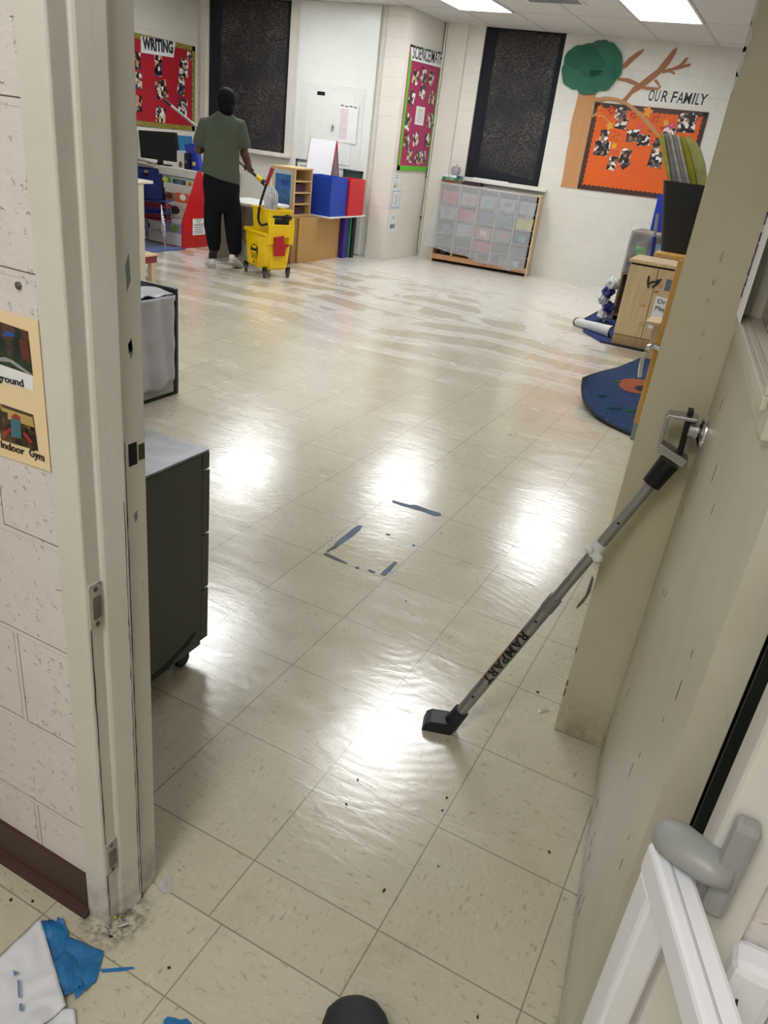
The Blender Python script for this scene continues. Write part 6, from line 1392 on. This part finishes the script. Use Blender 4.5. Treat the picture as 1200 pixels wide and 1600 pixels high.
for i, (px, py, rgb) in enumerate(((962, 598, (120, 130, 80)), (985, 645, (90, 150, 110)), (940, 620, (50, 110, 130)), (958, 640, (50, 116, 120)))):
    uu, vv = on_rug(px, py); bm = B()
    tube(bm, [rf(uu - .03, vv - .03) + Z * .009, rf(uu + .03, vv + .03) + Z * .009], .006, 6, flat=.3); tube(bm, [rf(uu + .03, vv - .03) + Z * .009, rf(uu - .02, vv + .02) + Z * .009], .006, 6, flat=.3); obj('woven_letter', bm, P('rugB%d' % i, rgb, .95), rb)

# ================================================================== GATE in the right foreground
gt = thing('safety_gate', 'white metal safety gate frame swung open beside the right door frame', 'gate', (.72, -.3, 0))
M_gate = P('white_gate_enamel', (236, 237, 242), .3, var=.01)
T0 = fl(1046, 1330, .775); T1 = fl(1131, 1600, .775); gd = (T1 - T0).normalized(); gp = Vector((-gd.y, gd.x, 0)); gw = .020
GE = T0 + gd * .72; G0 = T0 - gd * .012
def gbar(bm, p, q, hw, hv, wdir, vdir):
    v = [bm.verts.new(x_ + wdir * a + vdir * b) for x_ in (p, q) for a, b in ((-hw, -hv), (hw, -hv), (hw, hv), (-hw, hv))]
    for f_ in ((0, 1, 2, 3), (7, 6, 5, 4), (0, 4, 5, 1), (1, 5, 6, 2), (2, 6, 7, 3), (3, 7, 4, 0)): bm.faces.new([v[i_] for i_ in f_])
bm = B(); gbar(bm, G0 - Z * .022, GE - Z * .022, gw, .022, gp, Z); obj('top_rail', bm, M_gate, gt, bevel=.006)
bm = B(); tube(bm, [G0 - Z * .0005 - gp * .003, GE - Z * .0005 - gp * .003], .0018, 6); obj('rail_seam', bm, P('gate_seam', (190, 190, 198), .4), gt)
PB = G0 + gd * .022
bm = B(); gbar(bm, PB + Z * (.03 - PB.z), PB - Z * .04, gw * .95, .020, gp, gd); obj('hinge_post', bm, M_gate, gt, bevel=.006)
bm = B(); gbar(bm, GE + Z * (.03 - GE.z), GE - Z * .04, gw * .95, .020, gp, gd); obj('latch_post', bm, M_gate, gt, bevel=.006)
bm = B(); gbar(bm, Vector((G0.x, G0.y, .05)), Vector((GE.x, GE.y, .05)), gw, .02, gp, Z); obj('bottom_rail', bm, M_gate, gt, bevel=.006)
for k in range(1, 9):
    q_ = G0.lerp(GE, .06 + k * .104); bm = B(); tube(bm, [Vector((q_.x, q_.y, .07)), Vector((q_.x, q_.y, .73))], .006, 10); obj('bar', bm, M_gate, gt, smooth=True) if k > 2 else bm.free()
# grey clamp on the door frame
M_clamp = P('grey_clamp_plastic', (150, 152, 150), .4, var=.03)
cl = thing('gate_clamp', 'grey plastic hook clamp holding the white gate to the door frame', 'clamp', (.745, -.30, .72))
cq = aty(1104, 1330, -.29)
bm = B(); box(bm, .752, .778, -.300, -.2755, cq.z - .075, cq.z + .055); obj('mount_plate', bm, M_clamp, cl, bevel=.007)
bm = B()
ta, tb2, tc = Vector((.765, -.290, .795)), Vector((.725, -.285, .800)), T0 + Z * .012 - gd * .012
loft(bm, [ring_pts(Vector((.768, -.290, .800)), Vector((-1, 0, 0)), Z, .016, .020, 16), ring_pts(Vector((.745, -.287, .797)), Vector((-1, 0, 0)), Z, .018, .024, 16), ring_pts(Vector((.715, -.272, .794)), Vector((-1, .1, 0)), Z, .017, .028, 16), ring_pts(Vector((.695, -.266, .790)), Vector((-1, 0, 0)), Z, .014, .022, 16), ring_pts(Vector((.688, -.266, .788)), Vector((-1, 0, 0)), Z, .006, .010, 16)])
obj('hook_arm', bm, M_clamp, cl, smooth='all')
bm = B(); tube(bm, [Vector((.757, -.300, .70)), Vector((.733, -.30, .735))], .010, 12); obj('hinge_pin', bm, P('dark_slate_plastic', (70, 74, 84), .4), cl)
# white end fitting of the gate at the picture's lower right edge
q_ = fl(1186, 1582, .72); ft = thing('gate_fitting', 'small white plastic gate fitting at the lower right on the block wall', 'fitting', (q_.x, q_.y, .66))
obj('housing', bxx(q_.x - .022, q_.x + .03, -.31, -.266, .60, .705, .012), M_gate, ft)
bm = B(); tube(bm, smooth_path([(q_.x - .006, -.3105, .66), (q_.x - .004, -.3105, .645), (q_.x - .010, -.3105, .640)], 4), .0015, 6); obj('mark', bm, M_ink, ft)

# ================================================================== SMALL THINGS ON THE FLOOR
def strip(pts, z, th, mat, lab, nm='tape_strip', cat='tape', group='blue tape left on the tiles'):
    bm = B(); prism(bm, [fl(a, b, 0) + Z * z for a, b in pts], Z * th); o = obj(nm, bm, mat); tag(o, lab, cat, group); return o
M_tape = P('slate_blue_tape', (58, 84, 112), .5, var=.15); M_tape2 = P('dark_tape', (34, 44, 62), .5)
strip([(613, 781), (618, 783), (640, 789), (650, 789), (668, 796), (689, 802), (689, 806), (680, 807), (665, 801), (645, 795), (630, 791), (613, 785)], .0006, .0005, M_tape, 'long blue tape strip on the floor right of the upper light reflection')
strip([(557, 822), (567, 821), (562, 829), (551, 838), (540, 846), (532, 851), (523, 856), (522, 851), (530, 843), (543, 833)], .0006, .0005, M_tape, 'wide blue tape strip forming the upper left side of the taped square')
strip([(524, 852), (530, 852), (524, 857), (516, 860), (512, 864), (510, 861), (516, 857)], .0012, .0005, M_tape2, 'torn dark tape piece at the left corner of the taped square')
strip([(505, 865), (510, 864), (525, 871), (543, 880), (541, 881), (524, 875), (508, 868)], .0006, .0005, M_tape2, 'thin dark tape strip along the lower left side of the square')
strip([(554, 886), (561, 886), (561, 889), (556, 889)], .0006, .0005, M_tape2, 'tiny black tape bit between the lower strips')
strip([(574, 890), (580, 891), (587, 894), (585, 896), (577, 893)], .0006, .0005, M_tape2, 'short black tape bit left of the lower right strip')
strip([(594, 898), (602, 900), (610, 893), (621, 879), (617, 877), (609, 884), (598, 893)], .0006, .0005, M_tape, 'short blue tape strip at the lower right of the taped square')
strip([(602, 834), (610, 835), (609, 837), (604, 836)], .0006, .0005, M_tape2, 'tiny dark tape bit inside the taped square')
strip([(644, 851), (649, 851), (648, 854), (644, 854)], .0006, .0005, M_tape, 'tiny blue tape dot right of the taped square')
# small dark crumbs
cr_ = [(797, 680), (634, 940), (840, 1082), (698, 1247), (691, 1267), (858, 1332), (600, 1392), (746, 1590), (264, 1513), (173, 1464), (814, 635), (541, 1257), (559, 1219), (17, 1407), (51, 1409)]
for i, (px, py) in enumerate(cr_):
    q_ = fl(px, py); r_ = random.Random(i); bm = B(); ell(bm, q_ + Z * .002, (r_.uniform(.003, .006) * (1.5 if py < 800 else 1), r_.uniform(.002, .003) * (1.5 if py < 800 else 1), .002), Matrix.Rotation(r_.uniform(0, 3), 3, 'Z'), 8, 5)
    o = obj('dirt_crumb', bm, P('crumb_dark', (36, 30, 26), .8)); tag(o, 'small dark dirt crumb on the tiled floor', 'crumb', 'dirt crumbs on the tiled floor')
bm = B(); q_ = fl(850, 1111); pc2 = [(-.004, -.016), (.004, -.016), (.005, .014), (.0, .019), (-.005, .014), (-.0035, -.010), (.0015, -.010), (.002, .010)]
tube(bm, smooth_path([q_ + Matrix.Rotation(-.6, 3, 'Z') @ Vector((a, b, .0022)) for a, b in pc2], 4), .0006, 6); o = obj('paper_clip', bm, M_chrome); tag(o, 'small paper clip on the floor left of the partition base', 'paper clip')
strip([(925, 900), (927, 905), (922, 925), (912, 940), (900, 951), (902, 947), (914, 932), (920, 915)], .001, .003, M_black, 'thin black rubber sliver curling out by the partition edge', 'rubber_strip', 'strip', None)
strip([(655, 1465), (676, 1453), (678, 1455), (657, 1470)], .0004, .0004, M_tape, 'x') if False else None
# torn white paper and blue tape wad in the hallway
def patchsurf(nm, quad, amp, seed, th, mat, lab, cat, n=26, zb=.003, ragged=0.0, parent=None):
    c00, c10, c11, c01 = [fl(*p_) for p_ in quad]
    def f(u, v_):
        if ragged:
            e = ragged * noise.noise(Vector((u * 7, v_ * 7, seed)))
            v2 = v_ + e * (1 if v_ in (0, 1) else .3); u2 = u + ragged * noise.noise(Vector((v_ * 7, u * 7, seed + 9))) * (1 if u in (0, 1) else .3)
        else: u2, v2 = u, v_
        p_ = c00.lerp(c10, u2).lerp(c01.lerp(c11, u2), v2)
        h_ = abs(noise.noise(Vector((p_.x * 22, p_.y * 22, seed)))) * amp + abs(noise.noise(Vector((p_.x * 50, p_.y * 50, seed + 3)))) * amp * .3
        return Vector((p_.x, p_.y, zb + h_))
    bm = B(); grid(bm, f, n, n, th); o = obj(nm, bm, mat, parent, smooth='all')
    if lab: tag(o, lab, cat)
    return o
patchsurf('tape_wad', [(64, 1443), (100, 1440), (130, 1543), (98, 1563)], .018, 5, .0006, P('bright_blue_tape', (36, 112, 170), .38, var=.12), 'crumpled bright blue tape wad beside the torn white paper', 'tape', zb=.004, ragged=.05)
o2 = patchsurf('tape_wad', [(97, 1464), (163, 1489), (150, 1536), (118, 1564)], .012, 8, .0006, P('bright_blue_tape', (36, 112, 170), .38), 'flattened torn blue tape flap right of the crumpled wad', 'tape', zb=.002, ragged=.07)
o3 = patchsurf('paper_sheet', [(-60, 1560), (64, 1443), (104, 1580), (-60, 1720)], .010, 2, .0006, P('torn_white_paper', (222, 224, 230), .55, var=.02), 'large torn white paper lying on the hallway floor at lower left', 'paper', zb=.012)
o4 = patchsurf('paper_sheet', [(-20, 1588), (117, 1580), (124, 1640), (-20, 1700)], .008, 12, .0006, P('torn_white_paper', (222, 224, 230), .55), 'small crumpled paper flap under the large torn sheet', 'paper', zb=.006)
for pts in ([(20, 1516), (29, 1519), (22, 1526)], [(27, 1530), (31, 1532), (32, 1560), (28, 1558)], [(30, 1568), (35, 1568), (35, 1580), (30, 1580)]):
    bm = B(); prism(bm, [fl(a, b, .026) for a, b in pts], Z * .0004); p_ = obj('blue_smear', bm, P('faded_blue_ink', (110, 132, 172), .6)); p_.parent = o3; p_.matrix_parent_inverse = ROOTM[o3.name].inverted()
strip([(156, 1515), (190, 1512), (208, 1511), (210, 1514), (190, 1518), (160, 1520)], .0005, .0008, P('bright_blue_tape', (36, 112, 170), .38), 'thin blue tape sliver pointing right from the torn tape flap')
strip([(256, 1594), (262, 1589), (274, 1591), (281, 1594), (292, 1592), (300, 1600), (296, 1620), (252, 1620)], .0006, .001, P('bright_blue_tape', (36, 112, 170), .38), 'blue tape scrap at the bottom edge of the picture')
# beads and bits by the door frame foot
for i, (px, py, r_, rgb, lab) in enumerate(((180, 1435, .0035, (196, 190, 40), 'tiny yellow bead at the foot of the left door frame'), (132, 1426, .0035, (236, 236, 230), 'tiny white bead at the hallway corner of the door frame'), (94, 1394, .003, (236, 236, 230), 'tiny white bead along the brown baseboard, nearer the door'), (10, 1334, .003, (226, 226, 220), 'tiny white bead along the brown baseboard at the picture edge'), (62, 1375, .0028, (220, 220, 214), 'tiny white bead along the middle of the brown baseboard'))):
    q_ = fl(px, py); bm = B(); ell(bm, q_ + Z * r_, (r_, r_, r_), None, 10, 8); o = obj('bead', bm, P('bead%d' % i, rgb, .3)); tag(o, lab, 'bead')
bm = B(); q_ = fl(186, 1449); tube(bm, [q_ + Vector((0, 0, .003)), q_ + Vector((.010, .014, .003))], .0022, 8); o = obj('plastic_bit', bm, P('clear_bit', (206, 206, 200), .2)); tag(o, 'small clear plastic bit at the foot of the left door frame', 'plastic bit')
bm = B(); grid(bm, lambda u, v_: Vector((-.128 + .022 * u + .01 * math.sin(v_ * 5), -.165 + .035 * v_, .002 + .016 * (1 - u) ** 2 + .004 * math.sin(v_ * 14) ** 2)), 8, 8, .0004); o = obj('film_scrap', bm, sheet_mat('film_scrap', (226, 226, 226), .35, .1), smooth='all'); tag(o, 'crinkled clear film scrap behind the left door frame foot', 'plastic film')
# rusty gap at the base of the left frame
# photographer's shoe
sh = thing('shoe', 'rounded black shoe toe at the bottom edge of the picture', 'shoe', (.40, -.33, 0))
tipp = fl(548, 1557, .035); dirv = (fl(552, 1640, .035) - tipp); dirv.z = 0; dirv.normalize(); dirv = (dirv + Vector((.25, -.2, 0))).normalized(); pr_ = Vector((-dirv.y, dirv.x, 0))
bm = B(); rings = []
for x_, w_, top in ((0, .012, .035), (.006, .030, .050), (.02, .046, .062), (.045, .057, .072), (.08, .061, .080), (.13, .058, .095), (.18, .052, .115), (.23, .046, .12), (.28, .040, .10), (.29, .02, .06)):
    rings.append([tipp.xyz * 1 + dirv * x_ + pr_ * (w_ * math.cos(2 * PI * k / 24)) + Z * (-tipp.z + .012 + (top - .012) * (.5 + .5 * math.sin(2 * PI * k / 24))) for k in range(24)])
loft(bm, rings); obj('upper', bm, P('matte_black_shoe', (34, 38, 40), .7), sh, smooth='all')
bm = B(); rings = []
for x_, w_ in ((-.002, .012), (.006, .034), (.02, .050), (.045, .061), (.08, .065), (.13, .060), (.2, .05), (.28, .042), (.292, .02)): rings.append([Vector((tipp.x, tipp.y, 0)) + dirv * x_ + pr_ * (w_ * math.cos(2 * PI * k / 24)) + Z * (.010 + .010 * math.sin(2 * PI * k / 24)) for k in range(24)])
loft(bm, rings); obj('sole', bm, M_black, sh, smooth='all')
